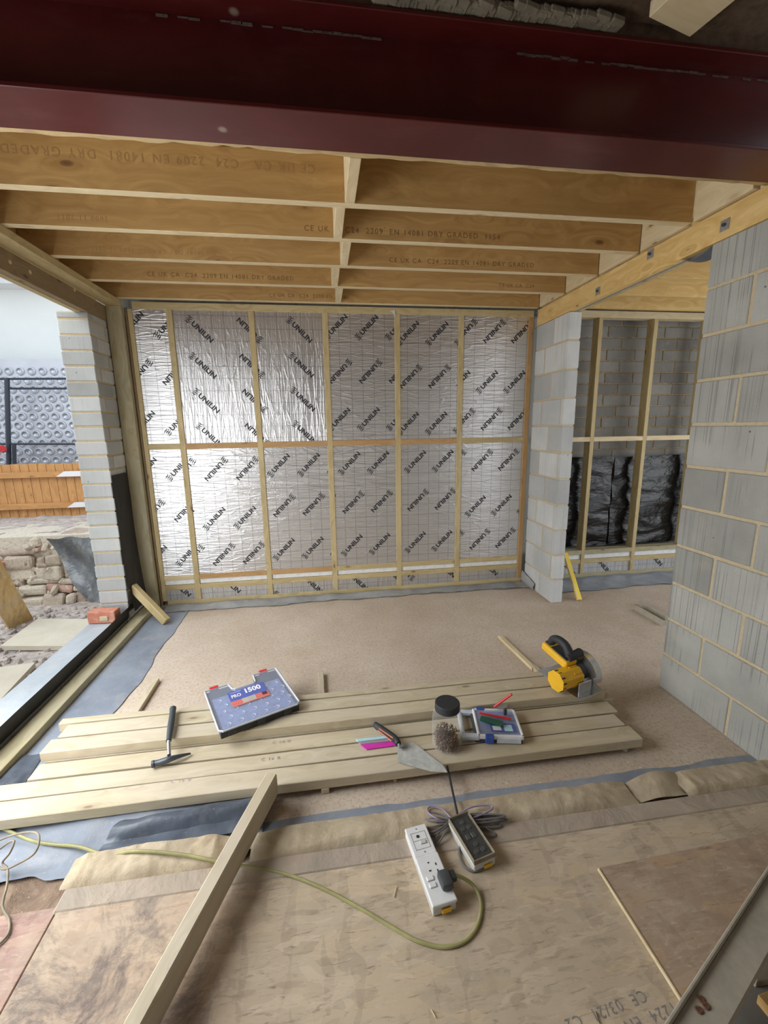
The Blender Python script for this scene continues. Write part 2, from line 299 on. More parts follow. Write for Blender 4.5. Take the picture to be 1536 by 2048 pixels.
# ------------------------------------------------------------------ mesh helpers
def link(o, parent=None):
    scn.collection.objects.link(o)
    if parent is not None: o.parent = parent
    return o
def obj(name, bm, mat, parent=None, loc=None, rot=None, smooth=False, mats=None):
    me = bpy.data.meshes.new(name); bmesh.ops.recalc_face_normals(bm, faces=bm.faces[:]) if smooth is not None else None
    bm.to_mesh(me); bm.free()
    for mm in (mats or [mat]): me.materials.append(M[mm] if isinstance(mm, str) else mm)
    if smooth:
        for p in me.polygons: p.use_smooth = True
        try: me.set_sharp_from_angle(angle=math.radians(40))
        except Exception: pass
    o = bpy.data.objects.new(name, me)
    if loc is not None: o.location = loc
    if rot is not None: o.rotation_euler = rot
    return link(o, parent)
def tag(o, label=None, cat=None, group=None, kind=None):
    if label: o['label'] = label
    if cat: o['category'] = cat
    if group: o['group'] = group
    if kind: o['kind'] = kind
    return o
def thing(name, label, cat, loc=(0, 0, 0), rz=0, group=None, rot=None):
    o = bpy.data.objects.new(name, None); o.empty_display_size = 0.05; link(o); o.location = loc
    o.rotation_euler = rot if rot is not None else (0, 0, rz); return tag(o, label, cat, group)
def copy_tree(o, parent=None):
    c = o.copy(); scn.collection.objects.link(c); c.parent = parent
    for ch in [x for x in bpy.data.objects if x.parent == o]: copy_tree(ch, c)
    return c
def add_box(bm, c, s, rot=None, mi=0, bev=0.0, seg=1):
    r = bmesh.ops.create_cube(bm, size=1.0); vs = r['verts']
    mt = Matrix.Diagonal((s[0], s[1], s[2], 1)); R = rot.to_matrix().to_4x4() if rot is not None else Matrix.Identity(4)
    bmesh.ops.transform(bm, matrix=Matrix.Translation(c) @ R @ mt, verts=vs)
    fs = set(f for v in vs for f in v.link_faces)
    for f in fs: f.material_index = mi
    if bev > 0:
        es = list(set(e for v in vs for e in v.link_edges))
        rr = bmesh.ops.bevel(bm, geom=es, offset=bev, segments=seg, profile=0.5, affect='EDGES', clamp_overlap=True)
        for f in rr['faces']: f.material_index = mi
    return vs
def box(x0, x1, y0, y1, z0, z1, bev=0.0, seg=1, bm=None, mi=0):
    bm = bm or bmesh.new(); add_box(bm, ((x0+x1)/2, (y0+y1)/2, (z0+z1)/2), (x1-x0, y1-y0, z1-z0), bev=bev, seg=seg, mi=mi); return bm
def cboxo(name, x0, x1, y0, y1, z0, z1, mat, parent=None, bev=0.003, seg=1):
    """world-placed box whose origin is its centre"""
    c = Vector(((x0+x1)/2, (y0+y1)/2, (z0+z1)/2)); bm = bmesh.new(); add_box(bm, (0, 0, 0), (x1-x0, y1-y0, z1-z0), bev=bev, seg=seg)
    return obj(name, bm, mat, parent, loc=c)
def timber(name, p0, p1, w, h, mat, up=(0, 0, 1), parent=None, bev=0.002, wob=0.0):
    """sawn timber: local X runs p0->p1, w across, h along up"""
    p0, p1 = Vector(p0), Vector(p1); d = p1-p0; L = d.length; x = d.normalized(); u = Vector(up); y = u.cross(x).normalized(); z = x.cross(y)
    bm = bmesh.new(); n = max(1, int(L/0.12)) if wob else 1
    if n == 1: add_box(bm, (0, 0, 0), (L, w, h), bev=bev)
    else:
        s = rnd.random()*50; rings = []
        for i in range(n+1):
            t = i/n; a = noise.noise(Vector((t*L*1.3+s, 0, 0)))*wob; b = noise.noise(Vector((t*L*1.3+s, 9, 0)))*wob
            c = bev*1.2
            pr = [(-w/2+c, -h/2), (w/2-c, -h/2), (w/2, -h/2+c), (w/2, h/2-c), (w/2-c, h/2), (-w/2+c, h/2), (-w/2, h/2-c), (-w/2, -h/2+c)]
            rings.append([bm.verts.new((-L/2+t*L, yy+a, zz+b)) for yy, zz in pr])
        for i in range(n):
            for k in range(8): bm.faces.new((rings[i][k], rings[i][(k+1) % 8], rings[i+1][(k+1) % 8], rings[i+1][k]))
        bm.faces.new(rings[0]); bm.faces.new(rings[-1][::-1])
    o = obj(name, bm, mat, parent)
    mt = Matrix((x, y, z)).transposed().to_4x4(); mt.translation = (p0+p1)/2; o.matrix_local = mt; return o
def catmull(pts, n=8, closed=False):
    P = [Vector(p) for p in pts]; out = []; N = len(P); rng = range(N if closed else N-1)
    for i in rng:
        if closed: a, b, c, d = P[(i-1) % N], P[i], P[(i+1) % N], P[(i+2) % N]
        else: a, b, c, d = P[max(i-1, 0)], P[i], P[i+1], P[min(i+2, N-1)]
        for k in range(n):
            t = k/n; out.append(0.5*((2*b)+(-a+c)*t+(2*a-5*b+4*c-d)*t*t+(-a+3*b-3*c+d)*t**3))
    if not closed: out.append(P[-1])
    return out
def add_tube(bm, pts, r, seg=8, mi=0, closed=False):
    N = len(pts); rings = []; prev = None
    for i, p in enumerate(pts):
        p = Vector(p)
        t = (Vector(pts[(i+1) % N if closed else min(i+1, N-1)]) - Vector(pts[(i-1) % N if closed else max(i-1, 0)])).normalized()
        a = prev if prev is not None else (Vector((0, 0, 1)) if abs(t.z) < 0.9 else Vector((1, 0, 0)))
        n1 = (a - t*a.dot(t)).normalized(); prev = n1; n2 = t.cross(n1); rr = r(i/(N-1)) if callable(r) else r
        rings.append([bm.verts.new(p + n1*(math.cos(k*2*math.pi/seg)*rr) + n2*(math.sin(k*2*math.pi/seg)*rr)) for k in range(seg)])
    for i in range(N if closed else N-1):
        for k in range(seg):
            f = bm.faces.new((rings[i][k], rings[i][(k+1) % seg], rings[(i+1) % N][(k+1) % seg], rings[(i+1) % N][k])); f.material_index = mi
    if not closed:
        bm.faces.new(rings[0]).material_index = mi; bm.faces.new(rings[-1][::-1]).material_index = mi
    return bm
def lathe(prof, seg=32, bm=None, mi=0):
    bm = bm or bmesh.new(); rings = []
    for r, z in prof: rings.append([bm.verts.new((r*math.cos(k*2*math.pi/seg), r*math.sin(k*2*math.pi/seg), z)) for k in range(seg)] if r > 1e-6 else [bm.verts.new((0, 0, z))])
    for a, b in zip(rings, rings[1:]):
        for k in range(seg):
            k2 = (k+1) % seg
            vs = (a[0], b[k], b[k2]) if len(a) == 1 else ((a[k], a[k2], b[0]) if len(b) == 1 else (a[k], a[k2], b[k2], b[k]))
            bm.faces.new(vs).material_index = mi
    return bm
def prism(poly, z0, z1, bm=None, mi=0):
    bm = bm or bmesh.new(); a = [bm.verts.new((x, y, z0)) for x, y in poly]; b = [bm.verts.new((x, y, z1)) for x, y in poly]; n = len(poly)
    fs = [bm.faces.new(a[::-1]), bm.faces.new(b)] + [bm.faces.new((a[i], a[(i+1) % n], b[(i+1) % n], b[i])) for i in range(n)]
    for f in fs: f.material_index = mi
    return bm
def sheet(x0, x1, y0, y1, nx, ny, zf, thick=0.0012, edge=None):
    """wrinkled sheet over a rectangle; zf(x,y)->z ; edge(u,v)->(dx,dy) wobbles the outline"""
    bm = bmesh.new(); g = []
    for i in range(nx+1):
        row = []
        for j in range(ny+1):
            u, v = i/nx, j/ny; x = x0+(x1-x0)*u; y = y0+(y1-y0)*v
            if edge: dx, dy = edge(u, v); x += dx; y += dy
            row.append(bm.verts.new((x, y, zf(x, y))))
        g.append(row)
    for i in range(nx):
        for j in range(ny): bm.faces.new((g[i][j], g[i+1][j], g[i+1][j+1], g[i][j+1]))
    return bm
def grid3(P, nu, nv, thick=0.0015):
    """P(u,v)->point"""
    bm = bmesh.new(); g = [[bm.verts.new(P(i/nu, j/nv)) for j in range(nv+1)] for i in range(nu+1)]
    for i in range(nu):
        for j in range(nv): bm.faces.new((g[i][j], g[i+1][j], g[i+1][j+1], g[i][j+1]))
    return bm
def nz(x, y, s=1.0, o=0.0): return noise.noise(Vector((x*s+o, y*s-o, o*1.7)))
def text_bm(s, size, ext=0.0, bm=None, mt=None, spacing=1.0, mi=0, bold=0.0):
    cu = bpy.data.curves.new('txt', 'FONT'); cu.body = s; cu.size = size; cu.align_x = 'CENTER'; cu.align_y = 'CENTER'; cu.extrude = ext; cu.space_character = spacing
    cu.resolution_u = 3; cu.offset = bold
    o = bpy.data.objects.new('txt', cu); scn.collection.objects.link(o); dg = bpy.context.evaluated_depsgraph_get()
    me = bpy.data.meshes.new_from_object(o.evaluated_get(dg)); bpy.data.objects.remove(o); bpy.data.curves.remove(cu)
    bm = bm or bmesh.new(); n0 = len(bm.verts); f0 = len(bm.faces); bm.from_mesh(me); bpy.data.meshes.remove(me); bm.verts.ensure_lookup_table(); bm.faces.ensure_lookup_table()
    vs = bm.verts[n0:]
    for f in bm.faces[f0:]: f.material_index = mi
    if mt is not None: bmesh.ops.transform(bm, matrix=mt, verts=vs)
    return bm
def blockwall(name, axis, face, a0, a1, z0, z1, depth, bl, bh, mats, jit=0.002, j=0.010, seed=1, first=0.5, sgn=1, struct=True, zoff=0.0):
    """running-bond wall; axis 'x': face is plane x=face running along y (a0..a1); depth goes away from the face in sgn direction"""
    R = random.Random(seed); bm = bmesh.new(); c = (a0+a1)/2; mid = face + sgn*depth/2
    def put(u0, u1, w0, w1, back, mi, bev):
        d0 = sgn*back; lo, hi = face+d0, face+sgn*depth-d0
        if axis == 'x': add_box(bm, ((lo+hi)/2, (u0+u1)/2, (w0+w1)/2), (abs(hi-lo), u1-u0, w1-w0), mi=mi, bev=bev)
        else: add_box(bm, ((u0+u1)/2, (lo+hi)/2, (w0+w1)/2), (u1-u0, abs(hi-lo), w1-w0), mi=mi, bev=bev)
    put(a0+0.006, a1-0.006, z0, z1, 0.006, len(mats)-1, 0)
    z = z0+zoff; row = 0
    while z < z1-0.02:
        zz = min(z+bh, z1); u = a1; k = 0; step = bl+j
        cut = bl*(first if row % 2 else 1.0)
        while u > a0+0.015:
            w = cut if k == 0 else bl; u0 = max(u-w, a0)
            if u-u0 > 0.02:
                jj = (R.random()-0.5)*2*jit
                put(u0+R.random()*jit, u-R.random()*jit, z+R.random()*jit, zz-R.random()*jit, jj, R.choice(range(len(mats)-1)) if len(mats) > 2 else 0, 0.004)
            u = u0-j; k += 1
        z += bh+j; row += 1
    o = obj(name, bm, None, mats=mats)
    if struct: o['kind'] = 'structure'
    return o
def struct(o):
    o['kind'] = 'structure'; return o

ZJ = 2.596; D = 3.928; XL = -1.53; XR = 1.98
# ------------------------------------------------------------------ setting: floors, walls, roof
struct(obj('floor', box(-1.66, 4.7, 1.44, 4.3, -0.12, 0.0), 'screed'))
struct(obj('floor', box(-1.9, 3.2, -2.6, 1.44, -0.14, -0.02), 'soil'))
struct(obj('ceiling', box(-1.9, 4.7, 1.74, 4.35, 2.80, 2.83), 'pale'))
blockwall('wall_right', 'x', XR, 0.6, 2.108, 0.0, 2.452, 0.10, 0.436, 0.211, ['block', 'mortar'], seed=3, first=0.56, j=0.014)
blockwall('wall_right_pier', 'x', XR, 3.37, 3.905, 0.0, 2.452, 0.105, 0.30, 0.212, ['block_pale', 'mortar'], seed=5, first=0.55, j=0.013)
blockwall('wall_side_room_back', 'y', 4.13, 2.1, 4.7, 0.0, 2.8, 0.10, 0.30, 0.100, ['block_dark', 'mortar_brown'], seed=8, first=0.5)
blockwall('wall_left_pier', 'x', -1.645, 3.60, 3.99, -0.05, 2.435, 0.215, 0.30, 0.100, ['block_pale', 'block_plain', 'mortar'], seed=11, sgn=-1, jit=0.004, zoff=0.02)
struct(obj('wall_back', box(-1.9, 2.1, 4.04, 4.14, -0.1, 2.8), 'block'))
struct(obj('wall_side_room_right', box(4.7, 4.8, 3.1, 4.3, 0, 2.8), 'block'))
struct(obj('wall_house_right', box(2.08, 2.2, -2.6, 0.6, -0.14, 3.0), 'dark_brown'))
struct(obj('wall_house_rear', box(-1.9, 2.2, -2.75, -2.6, -0.14, 3.0), 'dark_brown'))
struct(obj('wall_house_left', box(-2.0, -1.9, -2.6, 0.55, -0.14, 3.0), 'dark_brown'))
struct(obj('ceiling', box(-2.0, 2.3, -2.75, 1.66, 2.955, 3.02), 'dark_brown'))
struct(obj('wall_above_beam', box(-2.0, 4.7, 1.655, 1.83, 2.91, 3.05), 'dark_brown'))

# ------------------------------------------------------------------ red steel beam
beam = thing('steel_beam', 'dark red painted steel I-beam spanning the room overhead', 'beam', (0.3, 1.745, 2.596))
bm = box(-2.3, 2.4, -0.1, 0.1, 0.0, 0.0145, 0.002); obj('bottom_flange', bm, 'red_steel', beam)
obj('web', box(-2.3, 2.4, -0.006, 0.006, 0.0145, 0.298), 'red_steel', beam)
obj('top_flange', box(-2.3, 2.4, -0.1, 0.1, 0.297, 0.311, 0.002), 'red_steel', beam)
bm = bmesh.new()
for k in range(70):
    x = -0.75+k*0.033
    if -0.05 < x < 0.42 or rnd.random() < 0.12: continue
    add_box(bm, (x, -0.007, 0.288+rnd.random()*0.005), (0.036, 0.003, 0.003+rnd.random()*0.006))
tag(obj('dust_streak', bm, 'dust_line', beam), 'pale dust line along the upper flange')
bm = bmesh.new(); R = random.Random(4)
for k in range(60):
    x = -0.02+k*0.022; add_box(bm, (0.26+x*0.62, 1.635+R.random()*0.016, 2.925+R.random()*0.006), (0.06, 0.05+R.random()*0.02, 0.028), Euler((R.random()*.2, R.random()*.2, R.random()*.2)), bev=0.008)
tag(obj('mortar_bed', bm, 'mortar_dark'), 'lumpy grey mortar packed along the top of the red beam', 'mortar')
tag(timber('timber_offcut', (1.16, 1.50, 2.93), (1.36, 1.55, 2.93), 0.16, 0.045, 'pale'), 'pale timber end showing above the red beam at upper right', 'timber')
# torn timber packed against the far side of the beam
bm = bmesh.new(); n = 90; top = []; bot = []
ring = []
for i in range(n+1):
    x = -2.0+4.0*i/n; e = 0.030+0.012*nz(x, 0, 9, 2)+(0.010 if x < 0 else 0)*nz(x, 3, 30, 5)
    ring.append([bm.verts.new(p) for p in ((x, 0.0, 0.0), (x, e, 0.0+0.004*nz(x, 1, 12)), (x, e, 0.20), (x, 0.0, 0.20))])
for a, b in zip(ring, ring[1:]):
    for k in range(4): bm.faces.new((a[k], a[(k+1) % 4], b[(k+1) % 4], b[k]))
bm.faces.new(ring[0]); bm.faces.new(ring[-1][::-1])
tag(obj('beam_packer', bm, 'ragged', loc=(0, 1.846, 2.602)), 'rough torn timber bolted against the far side of the red beam', 'timber')

# ------------------------------------------------------------------ joists, blocking, plates, ledgers
JY = [2.222, 2.603, 3.003, 3.42, 3.835]
jl = ['roof joist nearest the red beam, grading stamp printed upside down', 'second roof joist back from the red beam, orange with knots',
      'middle one of the five roof joists, many small knots', 'fourth roof joist back from the red beam, stamped near its left end',
      'hindmost roof joist resting just above the foil wall']
stamps = [[(-0.62, 'CE UK CA   C24  2209 EN 14081  DRY GRADED', 3.14, 0.05)], [(0.02, 'CE UK', 0, 0.04), (0.62, 'C24  2209  EN 14081 DRY GRADED  1154', 0, 0.04), (-1.15, '2600.11 2011', 3.14, 0.035)],
          [(-0.95, 'EN 14081 DRY GRADED 2600.11 2011', 3.14, 0.035), (0.98, 'CE UK CA  C24  2209 EN 14081 DRY GRADED', 0, 0.04)],
          [(-0.65, 'CE UK CA  C24  2209 EN 14081 DRY GRADED', 0, 0.04), (1.55, 'CE UK CA  C24', 0, 0.035)], [(-0.05, 'CE UK CA  C24  2209 EN 14081', 0, 0.038)]]
for y, lab, st in zip(JY, jl, stamps):
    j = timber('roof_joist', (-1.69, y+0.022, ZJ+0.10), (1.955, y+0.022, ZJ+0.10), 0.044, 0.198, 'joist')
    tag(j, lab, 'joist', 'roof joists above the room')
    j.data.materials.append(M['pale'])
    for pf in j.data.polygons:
        if pf.normal.z < -0.5: pf.material_index = 1  # paler wood below: planed edge, with floor-bounced light put into the colour
    cx = (-1.69+1.955)/2
    for x, s, rot, sz in st:
        zz = 0.035 if rot > 1 and y < 2.3 else (-0.055)
        bmt = text_bm(s, sz, mt=Matrix.Translation((x-cx, -0.0228, zz)) @ Matrix.Rotation(math.pi/2, 4, 'X') @ Matrix.Rotation(rot, 4, 'Z'), spacing=1.25)
        p = obj('grading_stamp', bmt, 'stamp' if rot == 0 else 'stamp_faint', j, smooth=None)
nogx = [(0.152, 1.882, JY[0]), (0.111, JY[0]+0.044, JY[1]), (0.165, JY[1]+0.044, JY[2]), (0.118, JY[2]+0.044, JY[3]), (0.16, JY[3]+0.044, JY[4])]
for k, (x, a, b) in enumerate(nogx):
    tag(timber('joist_noggin', (x+0.023, a+.001, ZJ+0.095), (x+0.023, b-.001, ZJ+0.095), 0.046, 0.186, 'pale'),
        ['blocking piece between the red beam packer and the nearest joist', 'blocking piece between the first and second joists from the beam', 'blocking piece between the second and third joists from the beam',
         'blocking piece between the third and fourth joists from the beam', 'blocking piece between the two hindmost joists'][k], 'noggin', 'blocking between the roof joists')
# left plate, header, rim
timb = lambda *a, **k: timber(*a, **k)
tag(timber('wall_plate', (XL-0.055, 0.3, 2.573), (XL-0.055, 3.93, 2.573), 0.11, 0.045, 'stud'), 'flat timber plate under the left ends of the joists', 'plate')
h = thing('door_header', 'brown double timber header over the open left side', 'header', (-1.69, 2.1, 2.49))
timber('header_board', (0.027, -1.8, 0), (0.027, 1.92, 0), 0.045, 0.118, 'dark_header', parent=h); timber('header_board', (-0.024, -1.8, 0), (-0.024, 1.92, 0), 0.045, 0.118, 'stud', parent=h)
for px, py in ((60, 544), (149, 580), (20, 524)):
    p = on(0, -1.64, px, py); bmm = lathe([(0, 0.003), (0.010, 0.003), (0.012, 0), (0.012, -0.01)], 12)
    obj('screw_head', bmm, 'pale', h, loc=Vector(p)-Vector((-1.69, 2.1, 2.49)), rot=(0, math.pi/2, 0))
tag(timber('rim_board', (-1.712, 0.3, ZJ+0.1), (-1.712, 3.93, ZJ+0.1), 0.04, 0.198, 'joist'), 'rim board closing the left ends of the joists', 'timber')
for a, b, k in zip([1.9]+[y+.044 for y in JY[:-1]], JY, range(5)):
    tag(timber('end_blocking', (1.978, a+.002, ZJ+0.1), (1.978, b-.002, ZJ+0.1), 0.04, 0.19, 'pale'),
        'pale blocking at the right joist ends, '+['nearest the red beam', 'between first and second joists', 'between second and third joists', 'between third and fourth joists', 'between the hindmost joists'][k], 'noggin', 'pale blocking over the right ledger')
lt = thing('ledger_beam', 'long yellow timber beam over the right opening with bolted washers', 'beam', (2.03, 2.55, 2.525))
timber('beam_timber', (-0.025, -1.6, 0), (-0.025, 1.36, 0), 0.048, 0.14, 'yellowwood', parent=lt)
timber('beam_timber', (0.03, -1.6, 0), (0.03, 1.36, 0), 0.044, 0.14, 'stud', parent=lt)
obj('steel_strip', box(0.0, 0.007, -1.6, 1.3, -0.074, 0.06), 'slate', lt)
for px, py in ((1450, 450), (1301, 508), (1196, 582), (1074, 622)):
    p = on(0, XR, px, py)-Vector((2.03, 2.55, 2.525))
    w = obj('square_washer', box(-0.003, 0.0, -0.025, 0.025, -0.025, 0.025, 0.0008), 'zinc', lt, loc=(-0.0495, p.y, p.z if abs(p.z) < 0.05 else 0.03))
    obj('nut', lathe([(0, 0.012), (0.008, 0.012), (0.009, 0.0)], 6), 'hhead', w, loc=(-0.003, 0, 0), rot=(0, -math.pi/2, 0))
# black membrane tail over the near wall top
tag(obj('membrane_scrap', grid3(lambda u, v: (1.985+0.085*v, 2.11+0.20*u, 2.45-0.025*math.sin(u*math.pi)-0.006*v), 10, 4), 'dpm_dark', smooth=True), 'dark membrane scrap sticking out under the ledger at the wall top', 'membrane')
# side-room joists
for k, y in enumerate([2.6, 3.0, 3.42, 3.80]):
    tag(timber('side_room_joist', (2.02, y+0.022, ZJ+0.09), (4.7, y+0.022, ZJ+0.09), 0.044, 0.18, 'yellowwood', wob=0.004),
        'yellow joist over the side room, '+['nearest the steel beam', 'second from the steel beam', 'third from the steel beam', 'hindmost above the stud wall'][k], 'joist', 'joists over the side room')

# ------------------------------------------------------------------ back stud wall
tag(timber('top_plate', (-1.46, D+0.024, 2.568), (1.96, D+0.024, 2.568), 0.048, 0.054, 'stud'), 'horizontal top plate of the foil-backed stud wall', 'plate')
tag(timber('bottom_plate', (-1.46, D+0.024, 0.022), (1.96, D+0.024, 0.022), 0.048, 0.044, 'stud'), 'horizontal sole plate under the foil-backed stud wall', 'plate')
SX = [(-1.50, -1.466), (-1.209, -1.163), (-0.562, -0.516), (0.047, 0.095), (0.672, 0.720), (1.254, 1.302), (1.915, 1.960)]
slab = ['slim stud at the left edge of the foil wall', 'second stud from the left on the foil wall', 'third stud from the left on the foil wall', 'middle stud of the seven on the foil wall',
        'third stud from the right on the foil wall', 'second stud from the right on the foil wall', 'reddish stud at the right edge of the foil wall beside the block pier']
for (a, b), lab in zip(SX, slab):
    tag(timber('wall_stud', ((a+b)/2, D+0.022, 0.045), ((a+b)/2, D+0.022, 2.541), b-a, 0.044, 'redwood' if 'reddish' in lab else 'stud', up=(0, 1, 0)), lab, 'stud', 'studs of the foil wall')
bays = [(SX[i][1], SX[i+1][0]) for i in range(6)]
bn = ['leftmost bay', 'second bay from left', 'third bay from left', 'third bay from right', 'second bay from right', 'rightmost bay']
midm = ['stud', 'redwood', 'redwood', 'redwood', 'redwood', 'stud']; lowm = ['pale', 'redwood', 'redwood', 'stud', 'stud', 'stud']
for i, (a, b) in enumerate(bays):
    tag(timber('wall_noggin', (a, D+0.022, 1.442), (b, D+0.022, 1.442), 0.044, 0.048, midm[i]), 'mid-height noggin in the %s of the foil wall' % bn[i], 'noggin', 'mid-height noggins of the foil wall')
    tag(timber('wall_noggin', (a, D+0.022, 0.262), (b, D+0.022, 0.262), 0.044, 0.045, lowm[i]), 'upper low noggin in the %s of the foil wall' % bn[i], 'noggin', 'upper low noggins of the foil wall')
    tag(timber('wall_noggin', (a, D+0.022, 0.170), (b, D+0.022, 0.170), 0.044, 0.045, 'stud'), 'lower low noggin in the %s of the foil wall' % bn[i], 'noggin', 'lower low noggins of the foil wall')
    tag(cboxo('insulation_strip', a, b, D+0.012, D+0.05, 0.194, 0.238, 'labelwhite'), 'cream insulation edge between low noggins, %s' % bn[i], 'insulation', 'cream strips between the low noggins')

def word_mesh():
    b = text_bm('UNILIN', 0.06, spacing=1.0, bold=0.0022)
    xs = [v.co.x for v in b.verts]; ys = [v.co.y for v in b.verts]
    sx, sy = 0.205/(max(xs)-min(xs)), 0.043/(max(ys)-min(ys)); cx, cy = (max(xs)+min(xs))/2, (max(ys)+min(ys))/2
    for v in b.verts: v.co.x = (v.co.x-cx)*sx; v.co.y = (v.co.y-cy)*sy
    for k in range(4):                           # flame mark: four stacked zigzag strokes
        oy = -0.024+0.0155*k; ox = -0.134+(0.004 if k in (1, 2) else 0.0)-0.002*k; pl = [(-0.024, -0.007), (-0.004, 0.004), (-0.001, -0.003), (0.024, 0.009)]
        hw = [0.0014, 0.0052, 0.0050, 0.0012]; up = [b.verts.new((ox+x, oy+y+h, 0)) for (x, y), h in zip(pl, hw)]; dn = [b.verts.new((ox+x, oy+y-h, 0)) for (x, y), h in zip(pl, hw)]
        for q in range(3): b.faces.new((dn[q], dn[q+1], up[q+1], up[q]))
    me = bpy.data.meshes.new('word'); b.to_mesh(me); b.free(); return me
WORD = word_mesh()
def logo_word(bm, cx, cz, ang):
    """printed word with its flame-like mark, on the plane y=0 facing -y"""
    R = Matrix.Translation((cx, -0.0012, cz)) @ Matrix.Rotation(-ang, 4, 'Y') @ Matrix.Rotation(math.pi/2, 4, 'X')
    n0 = len(bm.verts); bm.from_mesh(WORD); bm.verts.ensure_lookup_table(); bmesh.ops.transform(bm, matrix=R, verts=bm.verts[n0:])
def clip(bm, x0, x1, z0, z1):
    for co, no in (((x0, 0, 0), (-1, 0, 0)), ((x1, 0, 0), (1, 0, 0)), ((0, 0, z0), (0, 0, -1)), ((0, 0, z1), (0, 0, 1))):
        bmesh.ops.bisect_plane(bm, geom=bm.verts[:]+bm.edges[:]+bm.faces[:], plane_co=co, plane_no=no, clear_outer=True)
def foil_board(x0, x1, z0, z1, typ, apx, inv, mat, lab, group, y=D+0.012):
    c = Vector(((x0+x1)/2, y, (z0+z1)/2)); an = on(1, y, *apx)-c
    b = bmesh.new(); add_box(b, (0, 0.02, 0), (x1-x0, 0.04, z1-z0)); o = obj('insulation_board', b, mat, loc=c); tag(o, lab, 'insulation board', group)
    t = bmesh.new(); hx, hz = (x1-x0)/2, (z1-z0)/2
    for i in range(-5, 6):
        for j in range(-9, 10):
            if typ == 'A':
                ax = an.x+0.267*i+(0.0 if j % 2 == 0 else -0.014); az = an.z-0.39*j-(0.015 if j % 2 else 0); ang = math.pi/4
                if (j % 2 == 1) != inv: ang += math.pi
            else:
                ax = an.x+0.41*i-(0.045 if i % 2 else 0); az = an.z-0.287*j+(0.035 if i % 2 else 0); ang = -math.pi/4
                if (i % 2 == 1) != inv: ang += math.pi
            if abs(ax) < hx+0.2 and abs(az) < hz+0.2: logo_word(t, ax, az, ang)
    clip(t, -hx+0.002, hx-0.002, -hz+0.002, hz-0.002)
    if len(t.faces): obj('printed_lettering', t, 'ink', o, smooth=None)
    else: t.free()
    return o
U = [('A', (337, 646), False, 'foil_h'), ('B', (404.7, 664), False, 'foil_v'), ('B', (604, 665), False, 'foil_v'), ('A', (676, 649), False, 'foil_h'), ('A', (819.7, 662), False, 'foil_h'), ('A', (984.4, 667), True, 'foil_h')]
Lw = [('A', (360, 933), False, 'foil_h'), ('A', (427.7, 943), True, 'foil_h'), ('A', (561.6, 926.5), False, 'foil_h'), ('A', (703, 922), False, 'foil_h'), ('A', (834.7, 919), False, 'foil_h'), ('A', (960, 925), True, 'foil_h')]
Bt = [('B', (362, 1177)), ('B', (462, 1170)), ('B', (627, 1170)), ('B', (718, 1164.5)), ('B', (894.6, 1140)), ('B', (980, 1136))]
for i, (a, b) in enumerate(bays):
    t, ap, inv, mt = U[i]; foil_board(a, b, 1.466, 2.541, t, ap, inv, mt, 'silver foil board filling the upper part of the %s' % bn[i], 'upper foil boards')
    t, ap, inv, mt = Lw[i]; foil_board(a, b, 0.285, 1.418, t, ap, inv, mt, 'silver foil board filling the lower part of the %s' % bn[i], 'lower foil boards')
    t, ap = Bt[i]; foil_board(a, b, 0.044, 0.147, t, ap, False, 'foil_v', 'short foil strip at the foot of the %s' % bn[i], 'foil strips at the wall foot')
# torn foil flap
bm = bmesh.new(); v = [bm.verts.new(p) for p in ((0, 0, 0), (-0.05, 0, -0.005), (-0.02, -0.012, -0.03), (0.0, -0.015, -0.06))]; bm.faces.new((v[0], v[1], v[2])); bm.faces.new((v[0], v[2], v[3]))
tag(obj('foil_scrap', bm, 'labelwhite', loc=on(1, D-0.004, 790, 620)), 'white torn foil tape tail at the top plate', 'tape')
# left corner post and trims
tag(timber('corner_post', (-1.582, 3.905, 0.0), (-1.582, 3.905, 2.55), 0.113, 0.05, 'grey_timber', up=(0, 1, 0)), 'broad corner post beside the left opening', 'post')
tag(timber('corner_batten', (-1.515, 3.955, 0.0), (-1.515, 3.955, 2.55), 0.02, 0.04, 'dark_header', up=(0, 1, 0)), 'thin dark batten between corner post and foil wall', 'batten')
# left sole plate
sp = tag(timber('sole_plate', (-1.582, 0.3, 0.0245), (-1.582, 3.88, 0.0245), 0.098, 0.047, 'grey_timber', wob=0.002), 'long timber sole plate along the open left side', 'plate')

# ------------------------------------------------------------------ side room stud wall
tag(timber('side_top_plate', (2.1, 3.975, 2.58), (4.7, 3.975, 2.58), 0.095, 0.06, 'pale'), 'top plate of the open stud frame in the side room', 'plate')
tag(timber('side_sole_plate', (2.1, 3.975, 0.022), (4.7, 3.975, 0.022), 0.095, 0.044, 'grey_timber'), 'sole plate of the open stud frame in the side room', 'plate')
for k, x in enumerate((2.628, 3.199, 3.78, 2.16)):
    if k == 3: continue
    tag(timber('side_stud', (x, 3.975, 0.044), (x, 3.975, 2.55), 0.040, 0.095, 'stud', up=(0, 1, 0)), ['stud nearer the block pier in the side room frame', 'stud nearer the tall right wall in the side room frame', 'far right stud of the side room frame'][k], 'stud', 'studs of the side room frame')
sb = [(2.1, 2.608), (2.648, 3.179), (3.219, 3.76)]; sn = ['beside the block pier', 'in the middle bay', 'beside the right wall']
